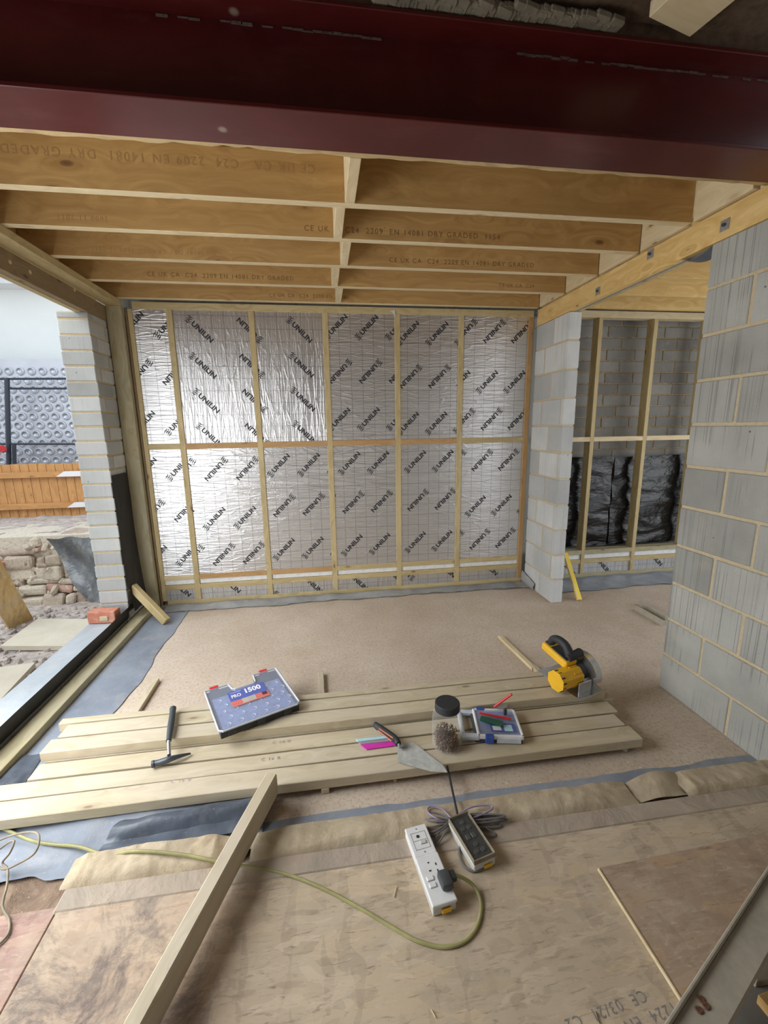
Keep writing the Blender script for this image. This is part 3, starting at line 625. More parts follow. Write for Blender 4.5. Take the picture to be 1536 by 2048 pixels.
for (a, b), s in zip(sb, sn):
    tag(timber('side_noggin', (a, 3.95, 1.43), (b, 3.95, 1.43), 0.044, 0.045, 'pale'), 'mid-height noggin of the side room frame %s' % s, 'noggin', 'mid noggins of the side room frame')
    tag(timber('side_shelf_rail', (a, 3.975, 0.275), (b, 3.975, 0.275), 0.095, 0.045, 'grey_timber'), 'upper low rail of the side room frame %s' % s, 'rail', 'upper low rails of the side room frame')
    tag(timber('side_low_rail', (a, 3.955, 0.175), (b, 3.955, 0.175), 0.044, 0.045, 'stud'), 'lower low rail of the side room frame %s' % s, 'rail', 'lower low rails of the side room frame')
    tag(cboxo('insulation_strip', a, b, 3.945, 3.97, 0.199, 0.251, 'labelwhite'), 'cream insulation edge in the side room frame %s' % s, 'insulation', 'cream strips of the side room frame')
foil_board(2.1, 2.608, 0.044, 0.152, 'B', (1140, 1140), False, 'foil_v', 'foil strip behind the yellow level in the side room', 'side room foil strips', y=3.945)
foil_board(2.648, 3.179, 0.044, 0.152, 'B', (1207, 1132), False, 'foil_v', 'foil strip in the middle bay of the side room frame', 'side room foil strips', y=3.945)
foil_board(3.219, 3.76, 0.044, 0.152, 'B', (1312, 1118), False, 'foil_v', 'foil strip nearest the tall right wall in the side room', 'side room foil strips', y=3.945)
def plas(x0, x1, o):
    R = random.Random(o)
    def P(u, v):
        x = x0+(x1-x0)*u; z = 0.30+(1.24-0.30)*v
        y = 4.065+0.022*nz(x, z*3.0, 2.5, o)+0.016*abs(nz(x*2, z*6, 1.4, o+3))
        return (x, y, z+0.02*nz(x, 0, 3, o)*v)
    return grid3(P, 60, 80)
tag(obj('black_plastic_sheet', plas(2.1, 2.98, 4), 'plastic', smooth=True), 'glossy black plastic sheet behind the side room studs, left piece', 'plastic sheet')
tag(obj('black_plastic_sheet', plas(3.0, 4.3, 9), 'plastic', smooth=True), 'glossy black plastic sheet behind the side room studs, right piece', 'plastic sheet')

# ------------------------------------------------------------------ membranes on the floor
def wob(amp, s, o, side):
    def e(u, v):
        d = amp*(nz(u*s, 0, 1, o)+0.4*nz(u*s*3.3, 0, 1, o)) if side in 'yY' else amp*(nz(v*s, 0, 1, o)+0.4*nz(v*s*3.3, 0, 1, o))
        if side == 'x': return (d*u, 0)
        if side == 'y': return (0, d*v)
        if side == 'Y': return (0, d*(1-v))
        return (0, 0)
    return e
tag(obj('floor_membrane', sheet(-1.53, -1.232, 1.49, 3.90, 14, 90, lambda x, y: 0.004+0.004*abs(nz(x, y, 5)), edge=wob(0.035, 5, 3, 'x')), 'dpm', smooth=True), 'blue-grey membrane strip between left sole plate and screed', 'membrane')
def backz(x, y):
    t = (3.925-y)/0.16; return 0.006+0.03*max(0, 1-abs(t-0.4)*2)*(0.6+nz(x, 0, 4, 1))+0.012*abs(nz(x, y, 11, 2))
tag(obj('floor_membrane', sheet(-1.45, 1.97, 3.77, 3.925, 150, 10, backz, edge=wob(0.035, 12, 8, 'Y')), 'dpm_grey', smooth=True), 'crumpled grey membrane strip along the foot of the foil wall', 'membrane')
tag(obj('membrane_upstand', grid3(lambda u, v: (1.965-0.012*v*(1-v)*4+0.01*nz(u*2, v, 2), 3.66+0.26*u, 0.008+0.12*v*(0.6+0.4*u)), 8, 6), 'dpm_grey', smooth=True), 'grey membrane folded up in the corner against the block pier', 'membrane')
tag(obj('side_room_membrane', sheet(2.1, 4.4, 3.56, 3.925, 50, 14, lambda x, y: 0.006+0.02*abs(nz(x, y, 5, 6)), edge=wob(0.06, 4, 2, 'Y')), 'dpm', smooth=True), 'blue-grey membrane sheet lying before the side room frame', 'membrane')
tag(obj('step_membrane', sheet(-0.30, 2.0, 1.468, 1.527, 110, 6, lambda x, y: 0.004+0.006*abs(nz(x, y, 6, 3)), edge=wob(0.012, 14, 5, 'y')), 'dpm', smooth=True), 'narrow blue-grey membrane strip crossing the floor before the dusty step', 'membrane')
def fz(x, y):
    f = math.exp(-((x+0.55)**2/0.05+(y-1.60)**2/0.01))
    return 0.008+0.012*abs(nz(x, y, 4, 7))+0.03*max(0, nz(x, y*2, 2.3, 1))
tag(obj('floor_membrane', sheet(-1.62, -0.30, 1.40, 1.66, 60, 26, fz, edge=wob(0.06, 5, 9, 'Y')), 'dpm', smooth=True), 'dusty blue-grey membrane sheet under the front of the timber stack at left', 'membrane')
def fold(u, v):
    x = -0.86+0.60*u-0.05*v; y = 1.60-0.15*v+0.03*u; z = 0.030+0.035*math.sin(min(1, v*1.6)*math.pi)*(0.7+0.3*math.sin(u*3))+0.008*nz(u*4, v*3, 1.5, 4)
    return (x, y, z)
tag(obj('membrane_fold', grid3(fold, 40, 16), 'dpm_dark', smooth=True), 'dark shiny membrane fold in front of the stacked timbers', 'membrane')
def blackl(u, v):
    x = -1.56+0.18*v*(1-u*0.3); y = 1.66+0.42*u; return (x, y, 0.01+0.05*math.sin(v*3.1)*(1-u)+0.012*nz(u*3, v*3, 1.2, 8))
tag(obj('membrane_fold', grid3(blackl, 24, 14), 'dpm_dark', smooth=True), 'dark membrane bunched at the left ends of the stacked timbers', 'membrane')

# ------------------------------------------------------------------ step and boarded floor in the foreground
struct(obj('trim_1', box(-0.95, 2.05, 1.275, 1.356, -0.02, 0.022, 0.006), 'lip_band'))
def lip(name, x0, x1, lab, o, hh=0.032):
    def P(u, v):
        x = x0+(x1-x0)*u; e = min(1, min(u, 1-u)*12); y = 1.352+0.128*v+0.008*nz(x, 0, 6, o)*v
        top = 0.024+hh*0.5*e+0.012*nz(x, y*2, 5, o)*e+0.004*nz(x, y, 30, o)
        if v < 0.12: z = 0.020+(top-0.020)*(v/0.12)
        elif v > 0.86: z = top*(1-(v-0.86)/0.14)+0.004
        else: z = top
        return (x, y, max(0.004, z))
    tag(obj(name, grid3(P, 110, 12, 0.004), 'lip', smooth=True), lab, 'floor edging')
lip('dusty_step_edge', -0.33, 1.25, 'long sandy dust-covered membrane lip crossing behind the sockets', 2)
lip('dusty_step_edge', 1.48, 2.04, 'sandy dust-covered membrane lip beside the foot of the right wall', 5, 0.036)
lip('dusty_step_edge', -0.97, -0.42, 'sandy membrane lip at left before the blue sheet', 7, 0.04)
def curl(u, v): return (1.22+0.30*u+0.03*v, 1.36+0.10*v, 0.008+0.05*math.sin(u*3.0)*(0.3+0.7*v)+0.006*nz(u*4, v*4, 1, 2))
tag(obj('curled_sheet', grid3(curl, 20, 10), 'lip', smooth=True), 'curled dusty sheet with a dark gap under it near the right wall', 'sheet')
FB = struct(obj('floor', box(-0.938, 2.07, -1.2, 1.283, -0.02, 0.018, 0.002), 'osb'))
struct(obj('floor', box(-1.9, -0.944, -1.2, 1.30, -0.02, 0.014, 0.002), 'osb_red'))
struct(obj('floor', box(-1.9, -0.95, 1.30, 1.44, -0.05, -0.002, 0.004), 'soil'))
# brown board lying over at right
pc = [fl(1200, 1735, .03), fl(1536, 1660, .03), fl(1700, 1640, .03), fl(1700, 2300, .03), fl(1375, 2020, .03)]
bm = prism([(p.x-1.2, p.y-0.9) for p in pc][::-1] if False else [(0.916-1.2, 1.128-0.9), (0.905-1.2, 0.55-0.9), (0.905-1.2, 0.1-0.9), (2.05-1.2, 0.1-0.9), (2.05-1.2, 1.165-0.9)], -0.005, 0.006)
tag(obj('strand_board_sheet', bm, 'ply', loc=(1.2, 0.9, 0.0235)), 'brown wood-strand sheet lying loose at the lower right', 'board')
bm = bmesh.new(); add_box(bm, (0, 0, 0), (0.0045, 0.58, 0.012)); tag(obj('board_edge', bm, 'pale', loc=(0.909, 0.838, 0.026)), 'pale splintered strip along the left edge of the brown sheet', 'strip')
bm = bmesh.new()
for k, (s, x, y) in enumerate((('1157  EN 300  OSB/3', 0.36, 0.735), ('18mm  E1  C2  13986', 0.42, 0.695), ('CE  03/21  C2', 0.70, 0.785), ('1224  EN  13986', 0.74, 0.747))):
    text_bm(s, 0.036, bm=bm, mt=Matrix.Translation((x, y, 0)) @ Matrix.Rotation(math.pi+0.10, 4, 'Z'), spacing=1.2)
M['stencil'] = plain('faded_blue_ink', (0.24, 0.225, 0.22), 0.9, var=0.35, sc=60)
obj('printed_marking', bm, 'stencil', FB, loc=(0, 0, 0.0186), smooth=None)

# dusty channel at the lower right corner
ch = thing('dusty_plank', 'dusty grey plank with rusty screw holes crossing the lower right corner', 'plank')
pA = fl(1405, 2048, 0.16); pB = fl(1545, 1812, 0.16); _d = pB-pA; pA = pA-_d*0.6; pB = pB+_d*0.25
timber('plank_board', pA, pB, 0.075, 0.03, 'batten_grey', parent=ch)
dd = (pB-pA).normalized(); nn = Vector((-dd.y, dd.x, 0))
timber('raised_lip', pA+nn*0.041+Vector((0, 0, 0.006)), pB+nn*0.041+Vector((0, 0, 0.006)), 0.008, 0.045, 'batten_grey', parent=ch)
for px, py in ((1402, 1998), (1412, 2012), (1398, 2020)):
    p = fl(px, py, 0.176); obj('rusty_screw', lathe([(0, .003), (0.007, .003), (0.009, 0)], 12), 'bits', ch, loc=p)
for q in (0.02, 0.98): pass
timber('support_leg', (pA*0.3+pB*0.7)+Vector((0.01, -0.01, -0.015)), (pA*0.3+pB*0.7)+Vector((0.01, -0.01, -0.135)), 0.05, 0.05, 'batten_grey', up=(0, 1, 0), parent=ch)
tag(obj('shadow_sheet', prism([(p.x, p.y) for p in (fl(1400, 2200, .036), fl(1700, 2200, .036), fl(1700, 1850, .036), fl(1520, 1880, .036), fl(1440, 2010, .036))], 0.030, 0.036), 'ground_dark'), 'dark sheet painting the shadowed void beyond the plank in the lower right corner', 'sheet')  # added dark sheet; its colour stands in for the shadowed void
tag(timber('scrap_block', fl(1528, 1992, .05), fl(1560, 2030, .05), 0.05, 0.03, 'joist'), 'small orange timber scrap in the lower right corner', 'timber')

# ------------------------------------------------------------------ timber stack
for k, (x, y0, y1) in enumerate(((-1.10, 1.68, 2.66), (-0.06, 1.627, 2.56), (1.33, 1.70, 2.42))):
    tag(timber('support_batten', (x+0.01 if k else x, y0, 0.014), (x-0.01, y1, 0.014), 0.034, 0.026, 'stack'), ['pale bearer batten poking out behind the stack at left', 'pale bearer batten under the middle of the stack', 'bearer batten under the right end of the stack'][k], 'batten', 'bearers under the timber stack')
bd = [('lower', -1.56, 1.482, 1.630, 1.727, 'front lower board of the timber stack, longest to the right'), ('lower', -1.50, 1.465, 1.734, 1.822, 'second lower board of the stack, under the hammer head'),
      ('lower', -1.352, 1.50, 1.834, 1.926, 'third lower board of the stack, under the small organiser'), ('lower', -1.34, 1.545, 1.938, 2.031, 'lower board hidden beneath the upper boards'),
      ('upper', -1.356, 1.492, 1.938, 2.030, 'front upper board of the stack, carrying the saw front'), ('upper', -1.335, 1.513, 2.041, 2.133, 'middle upper board of the stack under the large organiser'),
      ('upper', -1.388, 1.50, 2.144, 2.186, 'narrow rear upper batten of the stack')]
for lay, x0, x1, y0, y1, lab in bd:
    z = 0.0275 if lay == 'lower' else 0.0755
    tag(timber('stack_board', (x0, (y0+y1)/2, z+0.0235), (x1, (y0+y1)/2, z+0.0235), y1-y0, 0.047, 'stack', wob=0.003), lab, 'board', 'sawn boards of the stack')
tag(timber('stack_board', (-1.30, 2.10, 0.051), (1.48, 2.10, 0.051), 0.097, 0.047, 'stack'), 'rear lower board beneath the narrow batten', 'board', 'sawn boards of the stack')
bm = bmesh.new(); TX = 0
for s, px, py, z in (('C 16 B', 362, 1562, .0), ('C 16 B', 541, 1518, .0), ('C 16 B', 562, 1484, 0)):
    p = fl(px, py, 0.0748); text_bm(s, 0.024, bm=bm, mt=Matrix.Translation((p.x, p.y, 0.0768)) @ Matrix.Rotation(0.0, 4, 'Z'), spacing=1.3)
b0 = [o for o in bpy.data.objects if o.name.startswith('stack_board')][0]
o = obj('faint_stamp', bm, 'mauve', smooth=None); o.parent = b0; o.matrix_parent_inverse = b0.matrix_basis.inverted()
# big loose stud in the foreground
a = Vector((-0.268, 1.612, 0.108)); b_ = Vector((-0.68, 0.45, 0.075))
tag(timber('loose_stud', b_, a, 0.047, 0.098, 'stack', bev=0.004), 'thick loose timber lying on edge across the foreground', 'timber')
# other loose sticks
tag(timber('pine_lath', fl(1000, 1273, .012), fl(1068, 1338, .012), 0.034, 0.022, 'pale'), 'pale lath lying on the screed left of the saw', 'lath')
tag(timber('short_timber', (-1.62, 3.66, 0.30), (-1.335, 3.52, 0.028), 0.047, 0.07, 'stud', bev=0.004), 'short timber offcut leaning against the black membrane in the left corner', 'timber')
tag(timber('splinter', fl(782, 1550, .008), fl(792, 1562, .006), 0.012, 0.012, 'pale'), 'small wood chip before the front board below the trowel', 'wood chip')
tag(timber('wood_scrap', fl(1228, 1484, .014), fl(1256, 1498, .014), 0.03, 0.026, 'batten_grey'), 'splintered grey scrap under the right end of the front board', 'wood scrap')
tag(timber('wood_scrap', fl(1222, 1488, .01), fl(1228, 1494, .01), 0.014, 0.014, 'pale'), 'tiny pale chip beside the splintered scrap at the stack end', 'wood chip')
tag(timber('nail_splinter', fl(788, 1795, .021), fl(793, 1772, .021), 0.003, 0.003, 'pale'), 'thin pale splinter left of the white socket', 'splinter')
tag(timber('nail_splinter', fl(1192, 2022, .021), fl(1200, 2048, .021), 0.003, 0.003, 'dark_brown'), 'thin dark splinter at the bottom edge near the brown sheet', 'splinter')
tag(timber('nail_splinter', fl(862, 2018, .021), fl(872, 2036, .021), 0.003, 0.003, 'pale'), 'thin pale splinter at the bottom edge among the printed marks', 'splinter')

# ------------------------------------------------------------------ large organiser case
ax = math.atan2(0.165, 0.37)
oc = thing('organiser_case', 'large translucent screw organiser with blue PRO 1500 label', 'organiser', (-0.54, 1.885, 0.124), ax)
out = [(0, 0), (0.405, 0), (0.41, 0.33), (0.41, 0.41), (0.29, 0.41), (0.275, 0.335), (0.125, 0.335), (0.11, 0.41), (0, 0.41)]
out = [(0, 0), (0.405, 0), (0.405, 0.40), (0.27, 0.40), (0.262, 0.325), (0.245, 0.315), (0.15, 0.315), (0.135, 0.325), (0.125, 0.385), (0.0, 0.385)]
bm = prism([(x*0.97+0.006, y*0.97+0.006) for x, y in out], 0.001, 0.034); obj('tray', bm, 'rubber', oc)
bm = prism([(0.02, 0.02), (0.385, 0.02), (0.385, 0.295), (0.02, 0.295)], 0.0345, 0.037)
ci = obj('compartments', bm, 'case_in', oc)
bm = bmesh.new()
for i in range(6):
    for jj in range(5):
        if (i, jj) in ((1, 3), (2, 3), (3, 3), (2, 4), (3, 4), (1, 4)): continue
        cx, cy = 0.05+i*0.061+(0.02 if jj % 2 else 0), 0.045+jj*0.053
        add_tube(bm, [(cx+0.013*math.cos(a*0.4), cy+0.013*math.sin(a*0.4), 0.038) for a in range(-4, 5)], 0.0022, 6)
obj('compartment_cups', bm, 'cup', ci)
bm = prism(out, 0.040, 0.0445); obj('lid', bm, 'lid', oc)
bm = bmesh.new(); add_tube(bm, [(x, y, 0.043) for x, y in [(a2[0]*(1-t)+b2[0]*t, a2[1]*(1-t)+b2[1]*t) for a2, b2 in zip(out, out[1:]+out[:1]) for t in (0.04, 0.5, 0.96)]], 0.0055, 6, closed=True)
obj('lid_rim', bm, 'lid_rim', oc)
for x in (0.06, 0.20, 0.335): obj('front_clip', box(x-0.02, x+0.02, -0.006, 0.003, 0.008, 0.040, 0.002), 'rubber', oc)
for x, y in ((0.05, 0.389), (0.33, 0.404)): obj('latch', box(x-0.024, x+0.024, y-0.008, y+0.016, 0.015, 0.049, 0.003), 'red', oc)
lb = obj('label_sheet', box(0.10, 0.295, 0.205, 0.30, 0.0446, 0.0452), 'bluelabel', oc)
obj('red_panel', box(0.10, 0.295, 0.155, 0.205, 0.0446, 0.0452), 'redlabel', oc)
obj('grey_panel', box(0.155, 0.225, 0.163, 0.205, 0.0452, 0.0456), 'labelgrey', oc)
bm = text_bm('1500', 0.054, mt=Matrix.Translation((0.226, 0.262, 0.0458)) @ Matrix.Diagonal((0.85, 1.1, 1, 1)), bold=0.0022); text_bm('PRO', 0.034, bm=bm, mt=Matrix.Translation((0.137, 0.247, 0.0458)) @ Matrix.Diagonal((0.78, 1.2, 1, 1)), bold=0.001)
text_bm('ORGANISER', 0.011, bm=bm, mt=Matrix.Translation((0.14, 0.283, 0.0458))); obj('lettering', bm, 'labelwhite', oc, smooth=None)
bm = bmesh.new()
for k in range(11): add_box(bm, (0.262+k*0.0024, 0.19, 0.0455), (0.0013 if k % 3 else 0.002, 0.028, 0.0006))
obj('barcode', bm, 'ink', oc)

# ------------------------------------------------------------------ small organiser
so = thing('small_organiser', 'small clear organiser with blue latches and a carry handle', 'organiser', (0.605, 1.745, 0.0745), -0.20)
hand = [(0.0, 0.0), (0.30, 0.0), (0.30, 0.205), (0.0, 0.205)]
bm = bmesh.new(); prism([(0.07, 0.006), (0.294, 0.006), (0.294, 0.199), (0.07, 0.199)], 0.0, 0.030, bm); obj('tray', bm, 'dgrey', so)
for (x0, x1, y0, y1) in ((0.0, 0.026, 0.0, 0.205), (0.0, 0.085, 0.0, 0.03), (0.0, 0.085, 0.175, 0.205)): pass
bm = box(0.0, 0.022, 0.02, 0.185, 0.012, 0.038, 0.008, 2); box(0.0, 0.09, 0.0, 0.028, 0.012, 0.038, 0.007, 2, bm); box(0.0, 0.09, 0.178, 0.205, 0.012, 0.038, 0.007, 2, bm); obj('carry_handle', bm, 'lid_rim', so)
bm = box(0.08, 0.30, 0.0, 0.012, 0.022, 0.045, 0.003); box(0.08, 0.30, 0.193, 0.205, 0.022, 0.045, 0.003, 1, bm); box(0.08, 0.092, 0.0, 0.205, 0.022, 0.045, 0.003, 1, bm); box(0.288, 0.30, 0.0, 0.205, 0.022, 0.045, 0.003, 1, bm); obj('lid_rim', bm, 'white', so)
obj('contents_tray', box(0.092, 0.288, 0.012, 0.193, 0.031, 0.034), 'case_in', so)
obj('lid', box(0.09, 0.29, 0.01, 0.195, 0.040, 0.043), 'lid', so)
obj('label_sheet', box(0.15, 0.27, 0.03, 0.09, 0.0432, 0.0437), 'bluelabel', so)
obj('label_window', box(0.16, 0.20, 0.04, 0.07, 0.0437, 0.0441), 'labelwhite', so); obj('label_window', box(0.215, 0.255, 0.035, 0.08, 0.0437, 0.0441), 'cyan', so)
obj('front_panel', box(0.17, 0.285, -0.004, 0.0, 0.006, 0.03, 0.001), 'lid_rim', so)
obj('latch', box(0.115, 0.155, -0.012, 0.012, 0.008, 0.047, 0.004, 2), 'blue', so); obj('latch', box(0.10, 0.145, 0.193, 0.213, 0.008, 0.047, 0.004, 2), 'blue', so)
zt = 0.0745+0.047
tag(timber('red_pencil', fl(958, 1426, zt+.01), fl(1022, 1438, zt+.006), 0.012, 0.008, 'red'), 'red carpenter pencil lying on the small organiser', 'pencil')
kn = thing('trimming_knife', 'open knife with red handle and grey blade on the organiser', 'knife', fl(988, 1414, zt+.012), 0)
d1 = fl(1024, 1388, zt+.10)-fl(988, 1414, zt+.012)
timber('handle', (0, 0, 0.0), d1, 0.012, 0.010, 'red', parent=kn); obj('blade', prism([(0, -.012), (0.045, -.022), (0.07, -0.01), (0.075, 0.012), (0.04, 0.002), (0, 0.008)], 0.0, 0.002), 'zinc', kn)
tag(timber('green_tool', fl(960, 1436, zt+.008), fl(1006, 1448, zt+.008), 0.034, 0.014, 'green_pcb', bev=0.004), 'dark green wrapped tool beside the red pencil', 'tool')
bl = thing('drill_bit_holder', 'small upright dark clip on the organiser corner', 'clip', fl(1010, 1430, zt)); obj('clip_body', box(-0.008, 0.008, -0.006, 0.006, 0, 0.035, 0.002), 'dgrey', bl)

# ------------------------------------------------------------------ jar of screws
j = thing('screw_jar', 'clear plastic jar with black screw lid, partly filled with screws', 'jar', (0.531, 1.738, 0.0745))
r = 0.070; prof = [(0, 0.002), (r*0.86, 0.002), (r*0.97, 0.012), (r, 0.03), (r, 0.155), (r*0.93, 0.18), (r*0.78, 0.20), (r*0.74, 0.212)]
obj('jar_body', lathe(prof, 40), 'jar', j, smooth=True)
obj('lid', lathe([(0, 0.235), (r*0.78, 0.235), (r*0.83, 0.232), (r*0.84, 0.205), (r*0.84, 0.200), (0, 0.200)], 40), 'rubber', j, smooth=True)
bm = bmesh.new(); R = random.Random(2)
for k in range(620):
    a = R.random()*6.28; rr = (r-0.015)*math.sqrt(R.random()); z = 0.008+R.random()*(0.068+0.012*math.cos(a-2))
    add_box(bm, (rr*math.cos(a), rr*math.sin(a), z), (0.018, 0.0030, 0.0030), Euler((R.random()*3, R.random()*3, R.random()*6)))
tag(obj('screws', bm, 'bits', j), 'brown screws inside the jar', kind='stuff')

# ------------------------------------------------------------------ trowel and shims
tr = thing('brick_trowel', 'mortar-stained pointing trowel with black and orange handle', 'trowel', fl(805, 1500, .082))
def tp(px, py, z): return fl(px, py, z)-tr.location
pts = [(794.6, 1504), (794.6, 1523.5), (825, 1533), (862, 1543), (895, 1545), (886, 1530), (862, 1512), (836, 1491), (820, 1482), (798, 1488)]
bm = bmesh.new(); a = [bm.verts.new(tp(x, y, 0.081)) for x, y in pts]; b = [bm.verts.new(tp(x, y, 0.0795)) for x, y in pts]; bm.faces.new(a); bm.faces.new(b[::-1])
for i in range(len(pts)): bm.faces.new((a[i], a[(i+1) % len(pts)], b[(i+1) % len(pts)], b[i]))
obj('blade', bm, 'steel_dull', tr)
bm = bmesh.new(); add_tube(bm, catmull([tp(806, 1494, .083), tp(799, 1494, .10), tp(797, 1487, .112)], 6), 0.006, 8); obj('tang', bm, 'zinc', tr, smooth=True)
bm = bmesh.new(); hp = [tp(797, 1488, .110), tp(790, 1478, .112), tp(772, 1465, .112), tp(758, 1455, .110), tp(750, 1449, .108)]
add_tube(bm, catmull(hp, 6), lambda t: 0.014+0.004*math.sin(t*3.1), 12); obj('handle', bm, 'rubber', tr, smooth=True)
bm = bmesh.new(); add_tube(bm, [tp(786, 1476, .128), tp(758, 1457, .128), tp(756, 1461, .126), tp(783, 1482, .122)], 0.0022, 6, closed=True); tag(obj('grip_inlay', bm, 'orange', tr), 'orange line on the handle')
zb = 0.0765
for nm, q, mt, lab in (('plastic_shim', [(711, 1479), (775, 1472), (780, 1476), (715, 1484)], 'cyan', 'pale cyan plastic shim beside the trowel handle'),
                       ('plastic_shim', [(717, 1485), (783, 1477), (788, 1482), (722, 1489)], 'mauve', 'mauve-grey plastic shim between the cyan and magenta ones'),
                       ('plastic_shim', [(721, 1490), (789, 1483), (792, 1491), (733, 1499)], 'magenta', 'bright magenta plastic shim beside the trowel')):
    P3 = [fl(x, y, zb+0.004) for x, y in q]; c = sum(P3, Vector())/4
    tag(obj(nm, prism([(p.x-c.x, p.y-c.y) for p in P3][::-1], -0.002, 0.002), mt, loc=c), lab, 'shim', 'coloured plastic shims')

# ------------------------------------------------------------------ hammer
hm = thing('hammer', 'steel brick hammer with dark rubber grip lying across the stack', 'hammer', fl(338, 1510, .10))
def hp_(px, py, z): return fl(px, py, z)-hm.location
bm = bmesh.new(); add_tube(bm, catmull([hp_(346, 1417, .146), hp_(344, 1435, .145), hp_(340, 1462, .143), hp_(337.5, 1482, .138)], 6), lambda t: 0.0165-0.004*t-0.003*math.sin(t*9)*0.3, 14); obj('grip', bm, 'hgrey', hm, smooth=True)
bm = bmesh.new(); add_tube(bm, [hp_(337.5, 1482, .138), hp_(338, 1510, .118)], 0.0085, 12); obj('shaft', bm, 'steel', hm, smooth=True)
bm = bmesh.new(); hd = catmull([hp_(305, 1528, .094), hp_(322, 1524, .098), hp_(340, 1518, .104), hp_(360, 1512, .098), hp_(381, 1507, .085)], 6)
add_tube(bm, hd, lambda t: 0.013 if t < 0.25 else (0.014 if t < 0.5 else 0.013-0.018*(t-0.5)), 10)
add_tube(bm, [hp_(304, 1529, .094), hp_(309, 1527.5, .095)], 0.016, 12); obj('head', bm, 'hhead', hm, smooth=True)

# ------------------------------------------------------------------ circular saw
cs = thing('circular_saw', 'yellow cordless circular saw standing on the right end of the stack', 'circular saw', (1.365, 2.035, 0.1235), math.radians(-74)); cs.scale = (1.1, 1.1, 1.1)
obj('shoe', box(-0.17, 0.115, -0.085, 0.085, 0.0, 0.004, 0.001), 'steel', cs)
bm = bmesh.new()          # upper guard: half drum, axis along Y
def drum(bm, r0, y0, y1, a0, a1, cz, seg=28, cx=0.0):
    pr = []
    for k in range(seg+1):
        a = a0+(a1-a0)*k/seg; pr.append((cx+r0*math.cos(a), cz+r0*math.sin(a)))
    pr.append((cx, cz)) if abs(a1-a0) < 6 else None
    v0 = [bm.verts.new((x, y0, z)) for x, z in pr]; v1 = [bm.verts.new((x, y1, z)) for x, z in pr]; n = len(pr)
    bm.faces.new(v0); bm.faces.new(v1[::-1])
    for i in range(n): bm.faces.new((v0[i], v1[i], v1[(i+1) % n], v0[(i+1) % n]))
drum(bm, 0.105, 0.035, 0.075, -0.15, math.pi+0.1, 0.06); bmesh.ops.bevel(bm, geom=bm.edges[:], offset=0.004, segments=2, affect='EDGES', clamp_overlap=True)
obj('upper_guard', bm, 'steel', cs, smooth=True)
bm = bmesh.new(); drum(bm, 0.085, 0.044, 0.066, 0, 6.283, 0.05); obj('blade_disc', bm, 'zinc', cs)
bm = bmesh.new(); drum(bm, 0.05, -0.01, 0.036, 0, 6.283, 0.075); bmesh.ops.bevel(bm, geom=bm.edges[:], offset=0.004, segments=2, affect='EDGES', clamp_overlap=True); obj('gear_case', bm, 'dgrey', cs, smooth=True)
bm = bmesh.new(); drum(bm, 0.054, -0.150, -0.01, math.pi/8, 6.283+math.pi/8, 0.068, 8, 0.02)
bmesh.ops.bevel(bm, geom=[e for e in bm.edges if e.calc_length() > 0.02], offset=0.006, segments=2, affect='EDGES', clamp_overlap=True)
mo = obj('motor_housing', bm, 'yellow', cs, smooth=True)
bm = bmesh.new()
for k in range(12):
    a = k*math.pi/6+0.2; add_box(bm, (0.02+0.0500*math.cos(a), -0.139, 0.068+0.0500*math.sin(a)), (0.006, 0.020, 0.006), Euler((0, -a, 0)))
obj('cooling_slots', bm, 'dark_slot', mo)
bm = bmesh.new()
for k in range(8):
    a = k*math.pi/4; add_box(bm, (0.02+0.051*math.cos(a), -0.04, 0.068+0.051*math.sin(a)), (0.006, 0.05, 0.008), Euler((0, -a, 0)), bev=0.001)
obj('housing_ribs', bm, 'yellow', mo)
obj('bevel_bracket', box(0.075, 0.083, -0.055, 0.03, 0.0, 0.062, 0.003, 2), 'zinc', cs)
tilt = Euler((0, math.radians(-14), 0))
bt = obj('battery', box(-0.190, -0.015, -0.078, 0.002, 0.105, 0.150, 0.012, 3), 'yellow', cs, rot=(0, math.radians(12), 0)); bt.location = (0, 0, -0.005)
obj('battery_cap', box(-0.184, -0.150, -0.062, -0.014, 0.145, 0.156, 0.004, 2), 'rubber', bt); obj('handle_recess', box(-0.14, -0.03, -0.066, -0.008, 0.146, 0.153, 0.003), 'rubber', bt)
bm = bmesh.new(); add_tube(bm, catmull([(-0.135, -0.038, 0.165), (-0.115, -0.038, 0.205), (-0.075, -0.038, 0.218), (-0.03, -0.038, 0.205), (0.0, -0.038, 0.165)], 6), lambda t: 0.019+0.004*t, 14)
add_tube(bm, catmull([(0.0, -0.055, 0.160), (0.005, -0.02, 0.168), (0.0, 0.030, 0.172)], 6), 0.022, 14); obj('rear_handle', bm, 'rubber', cs, smooth=True)

# ------------------------------------------------------------------ extension socket, second socket, cables
ZF = 0.018
A0 = Vector((0.294, 1.365, 0)); A1 = Vector((0.332, 1.080, 0)); an = math.atan2((A1-A0).y, (A1-A0).x)
es = thing('extension_socket', 'white two-gang extension socket with a black plug in it', 'socket', (A0.x, A0.y, ZF), an)
L = (A1-A0).length
obj('rear_box', box(0.0, 0.125, -0.040, 0.040, 0.0, 0.030, 0.004, 2), 'white', es); obj('rear_box', box(0.120, L, -0.041, 0.041, 0.0, 0.032, 0.004, 2), 'offwhite', es)
sf = obj('switch_plate', box(0.0, 0.122, -0.043, 0.043, 0.030, 0.040, 0.004, 2), 'white', es)
bm = bmesh.new()
for (x0, x1, y0, y1) in ((0.028, 0.030, -0.028, 0.028), (0.060, 0.062, -0.028, 0.028), (0.094, 0.096, -0.028, 0.028), (0.028, 0.096, -0.029, -0.027), (0.028, 0.096, 0.027, 0.029)): box(x0, x1, y0, y1, 0.0402, 0.0406, bm=bm)
obj('panel_seam', bm, 'seam', sf)
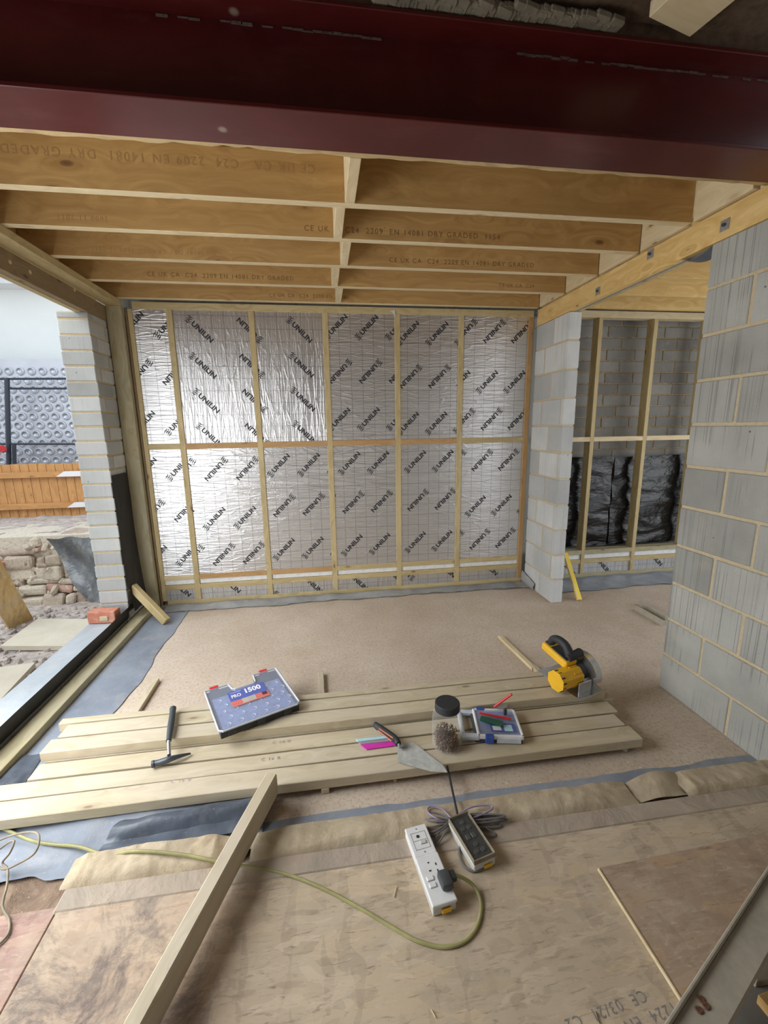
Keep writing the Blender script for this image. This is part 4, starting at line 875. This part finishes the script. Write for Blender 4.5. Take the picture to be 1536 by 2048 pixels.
obj('rocker', box(0.064, 0.078, -0.004, 0.018, 0.040, 0.044, 0.001), 'offwhite', sf)
obj('indicator_hole', lathe([(0, 0.0412), (0.006, 0.0412), (0.0065, 0.040)], 16), 'dark_slot', sf, loc=(0.045, -0.004, 0))
for x in (0.014, 0.108): obj('screw', lathe([(0, 0.0412), (0.003, 0.0412), (0.0035, 0.040)], 10), 'zinc', sf, loc=(x, 0, 0))
dp = obj('socket_plate', box(0.1225, L+0.003, -0.044, 0.044, 0.032, 0.044, 0.004, 2), 'white', es)
bm = bmesh.new()
for (x, y, w, h2) in ((0.152, -0.004, 0.005, 0.006), (0.163, 0.020, 0.0085, 0.005), (0.186, 0.018, 0.0085, 0.005), (0.180, -0.008, 0.005, 0.008)): box(x-w/2, x+w/2, y-h2/2, y+h2/2, 0.0442, 0.0446, bm=bm)
obj('pin_holes', bm, 'dark_slot', dp)
for x in (0.205, 0.228): obj('rocker', box(x-0.008, x+0.008, -0.030, -0.006, 0.044, 0.048, 0.0015), 'white', dp)
obj('end_clip', box(L+0.002, L+0.008, -0.012, 0.022, 0.008, 0.024, 0.002), 'yellow', es)
pg = thing('mains_plug', 'black mains plug pushed into the white socket', 'plug', (A0.x, A0.y, ZF), an)
bm = box(0.205, 0.262, 0.004, 0.046, 0.0445, 0.074, 0.009, 2); obj('plug_body', bm, 'dgrey', pg, smooth=True)
bm = box(0.212, 0.245, 0.044, 0.064, 0.050, 0.068, 0.004, 2); obj('cord_grip', bm, 'rubber', pg)
RZ = Matrix.Rotation(an, 4, 'Z'); pe = Vector((A0.x, A0.y, ZF)) + RZ @ Vector((0.228, 0.062, 0.059))
zc = ZF+0.0045
cp = [pe, fl(928, 1757, .06), fl(950, 1775, .035), fl(962, 1810, zc), fl(955, 1850, zc), fl(930, 1882, zc), fl(890, 1894, zc), fl(840, 1884, zc), fl(790, 1858, zc), fl(730, 1822, zc), fl(660, 1784, zc), fl(600, 1758, zc), fl(545, 1742, zc), fl(485, 1732, zc), fl(430, 1722, .045), fl(370, 1710, .055), fl(300, 1703, .06), fl(260, 1703, .055), fl(215, 1710, .03), fl(160, 1694, .03), fl(100, 1688, .03), fl(60, 1680, .02), fl(20, 1663, .016), fl(-40, 1640, .016)]
bm = bmesh.new(); add_tube(bm, catmull(cp, 10), 0.0058, 8); tag(obj('extension_cable', bm, 'cable', smooth=True), 'long olive-yellow cable winding from the black plug under the loose timber', 'cable')
bm = bmesh.new(); q = [fl(-20, 1690, .03), fl(20, 1672, .05), fl(60, 1664, .08), fl(78, 1672, .10), fl(70, 1705, .08), fl(35, 1728, .05), fl(5, 1738, .04), fl(-15, 1715, .05), fl(10, 1690, .08), fl(28, 1682, .1), fl(20, 1705, .08), fl(5, 1725, .05), fl(15, 1738, .04), fl(14, 1770, .03), fl(5, 1812, .02), fl(18, 1840, .02), fl(15, 1870, .02), fl(-15, 1900, .02)]
add_tube(bm, catmull(q, 10), 0.0038, 8); tag(obj('cable_tangle', bm, 'cable_dusty', smooth=True), 'dusty tangled flex at the left edge of the photo', 'cable')
B0 = Vector((0.472, 1.378, 0)); B1 = Vector((0.514, 1.196, 0)); bn_ = math.atan2((B1-B0).y, (B1-B0).x)
ds = thing('dark_socket', 'double socket box with dark interior under a clear cover', 'socket', (B0.x, B0.y, ZF), bn_)
LB = 0.187
obj('rear_box', box(0.0, LB, -0.045, 0.045, 0.0, 0.034, 0.005, 2), 'offwhite', ds); obj('face_plate', box(0.008, LB-0.008, -0.038, 0.038, 0.034, 0.042, 0.003), 'rubber', ds)
bm = bmesh.new(); R = random.Random(9)
for x in (0.045, 0.14):
    for (dx, dy) in ((-0.014, 0.0), (0.012, -0.014), (0.012, 0.014)): bmesh.ops.create_cone(bm, cap_ends=True, segments=14, radius1=0.010, radius2=0.008, depth=0.006, matrix=Matrix.Translation((x+dx, dy, 0.044)))
for y in (-0.012, 0.012): add_box(bm, (0.093, y, 0.044), (0.022, 0.018, 0.006), bev=0.002)
obj('terminals', bm, 'dgrey', ds)
obj('clear_cover', box(0.002, LB-0.002, -0.043, 0.043, 0.048, 0.051, 0.001), 'smoke', ds)
bm = box(0.0, LB, -0.045, -0.041, 0.034, 0.052, 0.001); box(0.0, LB, 0.041, 0.045, 0.034, 0.052, 0.001, 1, bm); box(0.0, 0.005, -0.045, 0.045, 0.034, 0.052, 0.001, 1, bm); box(LB-0.005, LB, -0.045, 0.045, 0.034, 0.052, 0.001, 1, bm); obj('cover_frame', bm, 'cable_dusty', ds)
obj('end_clip', box(LB, LB+0.006, -0.005, 0.03, 0.006, 0.02, 0.002), 'yellow', ds)
# coil
bm = bmesh.new(); R = random.Random(21); hub = fl(900, 1648, .03)
def loop(px, py, h1, off, mi, rr=0.0033):
    e = fl(px, py, h1); side = Vector((-(e-hub).y, (e-hub).x, 0)).normalized()*off
    add_tube(bm, catmull([hub+Vector((0, 0, R.random()*.02)), (hub+e)/2+side*0.9+Vector((0, 0, .015)), e+side*0.45, e-side*0.45, (hub+e)/2-side*0.9+Vector((0, 0, .01)), hub+Vector((0.006, 0, .01+R.random()*.02))], 8), rr, 8, mi=mi)
for a in ((858, 1618, .05, .030, 1), (846, 1632, .04, .024, 0), (835, 1652, .035, .022, 0), (842, 1660, .03, .030, 0), (860, 1668, .028, .02, 0), (980, 1615, .06, .022, 1), (1000, 1636, .045, .020, 0), (1008, 1640, .035, .014, 0), (995, 1650, .03, .018, 0), (985, 1668, .028, .02, 0), (1004, 1632, .055, .010, 0), (870, 1690, .026, .012, 0)): loop(*a)
tag(obj('cable_bundle', bm, None, mats=['cable_grey', 'cable_lilac'], smooth=True), 'tied bundle of grey and lilac flex behind the dark socket', 'cable')
bm = bmesh.new(); add_tube(bm, catmull([fl(925, 1690, .035), fl(918, 1700, .024), fl(925, 1728, .024), fl(945, 1742, .024), fl(968, 1735, .024), fl(975, 1722, .028)], 8), 0.0045, 8)
tag(obj('socket_lead', bm, 'cable_grey', smooth=True), 'grey lead looping round the dark socket box', 'cable')
tag(timber('black_rod', fl(893, 1526, .06), fl(916, 1634, .062), 0.009, 0.009, 'rubber'), 'thin straight black rod from the front board to the dark socket', 'rod')

# ------------------------------------------------------------------ level, perforated strips by the walls
lv = thing('spirit_level', 'yellow spirit level leaning on the end of the block pier', 'spirit level')
a, b = fl(1160, 1203, 0.012), Vector((2.095, 3.50, 0.46)); a = Vector((2.235, 3.345, 0.02)); a = fl(1159, 1200, 0.012)
e = on(1, 3.66, 1130, 1106)
timber('level_body', a, e, 0.045, 0.022, 'yellow_level', up=(0, 1, 0), parent=lv, bev=0.003)
for t_ in (0.5,): timber('level_edge', a+Vector((-.016, -.001, 0)), e+Vector((-.016, -.001, 0)), 0.012, 0.024, 'pale', up=(0, 1, 0), parent=lv)
for k, (p, q) in enumerate((((1272, 1216), (1326, 1247)), ((1280, 1206), (1334, 1236)))):
    pf = thing('perforated_strip', ['grey slotted strip lying nearer by the tall right wall', 'grey slotted strip lying behind its twin by the right wall'][k], 'strip', fl(*p, 0.02), 0, 'grey slotted strips')
    e = fl(*q, 0.02)-fl(*p, 0.02); timber('strip_body', (0, 0, 0), e, 0.03, 0.04, 'batten_grey', parent=pf)
    nrm = Vector((e.y, -e.x, 0)).normalized()
    if nrm.y > 0: nrm = -nrm
    bm = bmesh.new()
    for i in range(6):
        c = e*((i+0.5)/6)+nrm*0.0152; add_box(bm, c, (0.008, 0.003, 0.02), Euler((0, 0, math.atan2(e.y, e.x))))
    obj('slots', bm, 'dark_slot', pf)

# ------------------------------------------------------------------ outside at left
def gz(x, y): return -0.22+0.02*nz(x, y, 2, 1)+0.008*nz(x, y, 11, 2)
struct(obj('ground', sheet(-9, -1.95, 0.5, 9, 90, 90, gz, thick=0), 'gravel', smooth=True))
struct(obj('wall_low_left', box(-1.90, -1.665, 0.3, 3.60, -0.3, 0.068), 'block'))
def dpc(u, v):
    y = 0.3+3.25*v; x = -1.935+0.27*u+0.012*nz(0, y, 3, 2)*(1-u); z = 0.078+0.006*nz(x*3, y, 2, 6)-(0.045*max(0, 0.14-u)/0.14)
    return (x, y, z)
tag(obj('wall_top_membrane', grid3(dpc, 14, 70), 'dpc_pale', smooth=True), 'pale dusty membrane strip covering the low outer wall', 'membrane')
def ups(u, v):
    y = 0.3+3.38*v; w = 0.012*nz(y, 1, 3.2, 5); z = 0.075+0.085*u; x = -1.652+0.012*math.sin(u*2)+w*(1-u)*0.4-0.02*(1-u)
    return (x, y, z)
tag(obj('black_membrane_edge', grid3(lambda u, v: (-1.640-0.016*(1-u)+0.004*nz(v*9, u, 1, 5), 0.3+3.5*v, 0.05+0.10*u+0.008*nz(v*8, 2, 1, 3)*u), 6, 70), 'dpm_black', smooth=True), 'black membrane upstand beside the left sole plate', 'membrane')
def dp_s(u, v):
    z = 0.10+1.14*v; y = 3.60+0.27*u; x = -1.633+0.006*nz(u*2, z, 3, 4)+0.03*(1-v)**4
    y -= 0.02*nz(z, 0, 3, 2)*(1-u); return (x, y, z)
tag(obj('pier_membrane', grid3(dp_s, 12, 50), 'dpm_black', smooth=True), 'matt black membrane hanging on the inner side of the left pier', 'membrane')
br = thing('red_brick', 'loose red brick on the pale membrane at the foot of the left pier', 'brick', (-1.79, 3.50, 0.082), -0.06)
obj('brick_body', box(-0.105, 0.105, -0.045, 0.045, 0.0, 0.095, 0.006, 2), 'brickred', br); obj('mortar_lump', box(-0.01, 0.055, -0.055, -0.04, 0.02, 0.06, 0.012, 2), 'mortar', br)
# paving flags and stones
for k, (pts, lab) in enumerate((([(0, 1292), (75, 1237), (190, 1238), (150, 1292)], 'large pale paving flag beside the low outer wall'), ([(-120, 1420), (-10, 1335), (70, 1325), (0, 1400)], 'nearer pale paving flag at the left edge of the photo'))):
    P3 = [fl(x, y, -0.17) for x, y in pts]; c = sum(P3, Vector())/4
    bm = prism([(p.x-c.x, p.y-c.y) for p in P3], -0.04, 0.0); bmesh.ops.recalc_face_normals(bm, faces=bm.faces[:]); tag(obj('paving_flag', bm, 'flag', loc=c), lab, 'paving flag', 'paving flags outside')
bm = bmesh.new(); R = random.Random(5)
for k in range(1500):
    x = -1.98-R.random()*2.4; y = 2.2+R.random()*2.38; s = 0.008+R.random()**2*0.030
    bmesh.ops.create_icosphere(bm, subdivisions=1, radius=s, matrix=Matrix.Translation((x, y, gz(x, y)+s*0.3)) @ Euler((R.random()*6, R.random()*6, R.random()*6)).to_matrix().to_4x4() @ Matrix.Diagonal((1, 0.7+R.random()*.4, 0.5, 1)))
tag(obj('gravel_stones', bm, 'gravel'), 'loose gravel and stone chips on the ground outside', 'gravel', kind='stuff')
# rubble retaining wall below the fence
bm = bmesh.new(); R = random.Random(15)
z = -0.25
add_box(bm, (-4.2, 5.2, 0.12), (5.6, 0.7, 0.78))
while z < 0.50:
    h_ = 0.05+R.random()*0.09; x = -7.0
    while x < -1.6:
        w = 0.08+R.random()**2*0.42; hh_ = h_*(0.7+R.random()*0.5)
        add_box(bm, (x+w/2, 4.86+z*0.22+R.random()*0.09, z+h_/2), (w-0.004, 0.28, hh_), Euler((R.random()*.3-.15, R.random()*.2-.1, R.random()*.4-.2)), bev=min(0.03, hh_*0.32), seg=2)
        x += w
    z += h_
for k in range(160):
    sx_ = 0.02+R.random()*0.05; add_box(bm, (-5.0+R.random()*3.2, 4.72+R.random()*0.12, -0.2+R.random()*0.62), (sx_*1.6, sx_, sx_*0.8), Euler((R.random()*3, R.random()*3, R.random()*3)), bev=0.008)
for v in bm.verts: v.co += Vector((nz(v.co.x, v.co.z, 14, 1), nz(v.co.x, v.co.z, 11, 2), nz(v.co.x, v.co.z, 13, 3)))*0.022
tag(obj('rubble_wall', bm, 'rubble'), 'low crumbling stone retaining wall below the orange fence', 'stone wall')
bm = sheet(-7, -1.9, 5.0, 6.1, 60, 14, lambda x, y: 0.50+0.02*(y-5)+0.03*nz(x, y, 6, 4), thick=0)
struct(obj('ground', bm, 'gravel', smooth=True))
tag(cboxo('red_brick_stub', -3.55, -3.32, 4.70, 4.85, 0.16, 0.27, 'brickred', bev=0.01), 'broken red brick bedded in the rubble wall', 'brick')
# fence
YF = 6.0; fe = thing('timber_fence', 'orange timber fence with two rails beyond the rubble wall', 'fence', (-4.2, YF, 0.5))
x = -3.0; k = 0; R = random.Random(3)
zb_, zt_ = on(1, YF, 60, 1054).z-0.5, on(1, YF, 60, 929).z-0.5
while x < 2.6:
    timber('fence_board', (x, 0, zb_), (x, 0, zt_+0.01*R.random()), 0.098, 0.016, 'fence', up=(0, 1, 0), parent=fe); x += 0.102; k += 1
for py in (950, 1013):
    zz = on(1, YF-0.06, 60, py).z-0.5; rl = timber('fence_rail', (-3.0, -0.04, zz), (2.6, -0.04, zz), 0.045, 0.07, 'fence', parent=fe)
    xx = on(1, YF-0.06, 112 if py < 1000 else 134, py).x+4.2; pl = obj('rail_plate', prism([(xx, -0.032), (xx+0.55, -0.032), (xx+0.55, 0.034), (xx+0.10, 0.034)], 0, 0.003), 'upvc', fe, loc=(0, -0.0635, zz), rot=(math.pi/2, 0, 0))
# dimpled silver screen + gate frame + neighbour house
YB = 8.0; zb0 = on(1, YB, 60, 935).z-0.25; zb1 = on(1, YB, 60, 718).z
bm = box(-8, -1.5, 0, 0.03, 0, zb1-zb0); pitch = 0.165; R = random.Random(1)
row = 0; zz = 0.08
while zz < zb1-zb0-0.05:
    x = -6.6+(pitch/2 if row % 2 else 0)
    while x < -2.4:
        # raised ring with a sunk dome
        vs = []; seg = 12
        prof = [(0.070, 0.0), (0.062, -0.022), (0.050, -0.026), (0.036, -0.010), (0.0, -0.004)]; rings = []
        for r_, d_ in prof:
            rings.append([bm.verts.new((x+r_*math.cos(q*2*math.pi/seg), d_-0.001, zz+r_*math.sin(q*2*math.pi/seg))) for q in range(seg)] if r_ else [bm.verts.new((x, d_, zz))])
        for ra, rb in zip(rings, rings[1:]):
            for q in range(seg):
                q2 = (q+1) % seg
                f = bm.faces.new((ra[q], ra[q2], rb[q2], rb[q]) if len(rb) > 1 else (ra[q], ra[q2], rb[0])); f.smooth = True
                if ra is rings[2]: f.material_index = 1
        x += pitch
    zz += pitch*0.87; row += 1
tag(obj('dimpled_screen', bm, None, mats=['tin', 'tin_dark'], loc=(0, YB, zb0)), 'silver dimpled screen behind the fence', 'screen')
gf = thing('metal_gate', 'black tubular gate frame in front of the dimpled screen', 'gate', (-4.9, 7.7, 0.6))
def gp(px, py): return on(1, 7.7, px, py)-gf.location
for (a_, b_) in (((-60, 758), (200, 757)), ((15, 777), (200, 777)), ((-60, 888), (200, 888))):
    bm = bmesh.new(); add_tube(bm, [gp(*a_), gp(*b_)], 0.016, 8); obj('cross_bar', bm, 'blackmetal', gf)
for (a_, b_, r_) in (((14, 756), (18, 940), 0.035), ((28, 888), (29, 940), 0.03)):
    bm = bmesh.new(); add_tube(bm, [gp(*a_), gp(*b_)], r_, 8); obj('upright', bm, 'blackmetal', gf)
tag(obj('red_reflector', lathe([(0, 0.02), (0.05, 0.02), (0.06, 0)], 16), 'red', loc=on(1, 7.6, 5, 898), rot=(math.pi/2, 0, 0)), 'small red round reflector on the gate', 'reflector')
ng = thing('neighbour_house', 'pale rendered neighbouring house beyond the screen', 'house', (-4, 8.6, 0))
obj('rendered_wall', box(-6, 3.2, 0, 0.3, -0.3, 5.2), 'render', ng)
z5 = on(1, 8.4, 60, 560).z
obj('fascia', box(-6, 3.2, -0.35, -0.30, z5-0.1, z5+0.12), 'upvc', ng); obj('soffit', box(-6, 3.2, -0.34, 0.0, z5-0.1, z5-0.07), 'upvc', ng); obj('gutter', box(-6, 3.2, -0.47, -0.35, z5+0.1, z5+0.22, 0.03, 2), 'slate', ng)
# leaning golden board
q = [Vector(on(1, 3.9, -60, 1075)), Vector(on(1, 3.9, 0, 1118)), fl(66, 1238, -.2), fl(16, 1258, -.2)]
P0, P1, P2, P3_ = Vector((-3.35, 4.25, 0.22)), Vector(on(1, 4.0, -8, 1105)), fl(66, 1238, -.21), fl(17, 1258, -.21)
P0 = P1+(P3_-P2)
bm = bmesh.new(); n_ = (P1-P0).cross(P2-P0).normalized()*0.009; a_ = [bm.verts.new(p+n_) for p in (P0, P1, P2, P3_)]; b_ = [bm.verts.new(p-n_) for p in (P0, P1, P2, P3_)]
bm.faces.new(a_); bm.faces.new(b_[::-1])
for i in range(4): bm.faces.new((a_[i], b_[i], b_[(i+1) % 4], a_[(i+1) % 4]))
tag(obj('strand_board_offcut', bm, 'osb_fresh'), 'golden wood-strand offcut leaning outside at the left edge', 'board')
# draped plastic beside the pier
c4 = [Vector((-1.864, 3.95, 0.68)), Vector(on(1, 4.15, 92, 1078)), Vector(on(1, 3.95, 176, 1203)), Vector((-1.864, 3.75, 0.12))]
def drape(u, v):
    a_ = c4[0].lerp(c4[1], u); b_ = c4[3].lerp(c4[2], u); p = a_.lerp(b_, v); return p+Vector((0, -0.06*math.sin(u*5+v*3)*math.sin(v*3), 0.02*nz(u*4, v*4, 1, 3)))
M['drape'] = dusty('dusty_dark_plastic', (0.05, 0.055, 0.06), (0.12, 0.13, 0.135), 0.25, (0.42, 0.38, 0.28), 0.5, 0.6, 4)
tag(obj('draped_plastic', grid3(drape, 30, 30), 'drape', smooth=True), 'dark plastic sheet hanging behind the left pier', 'plastic sheet')
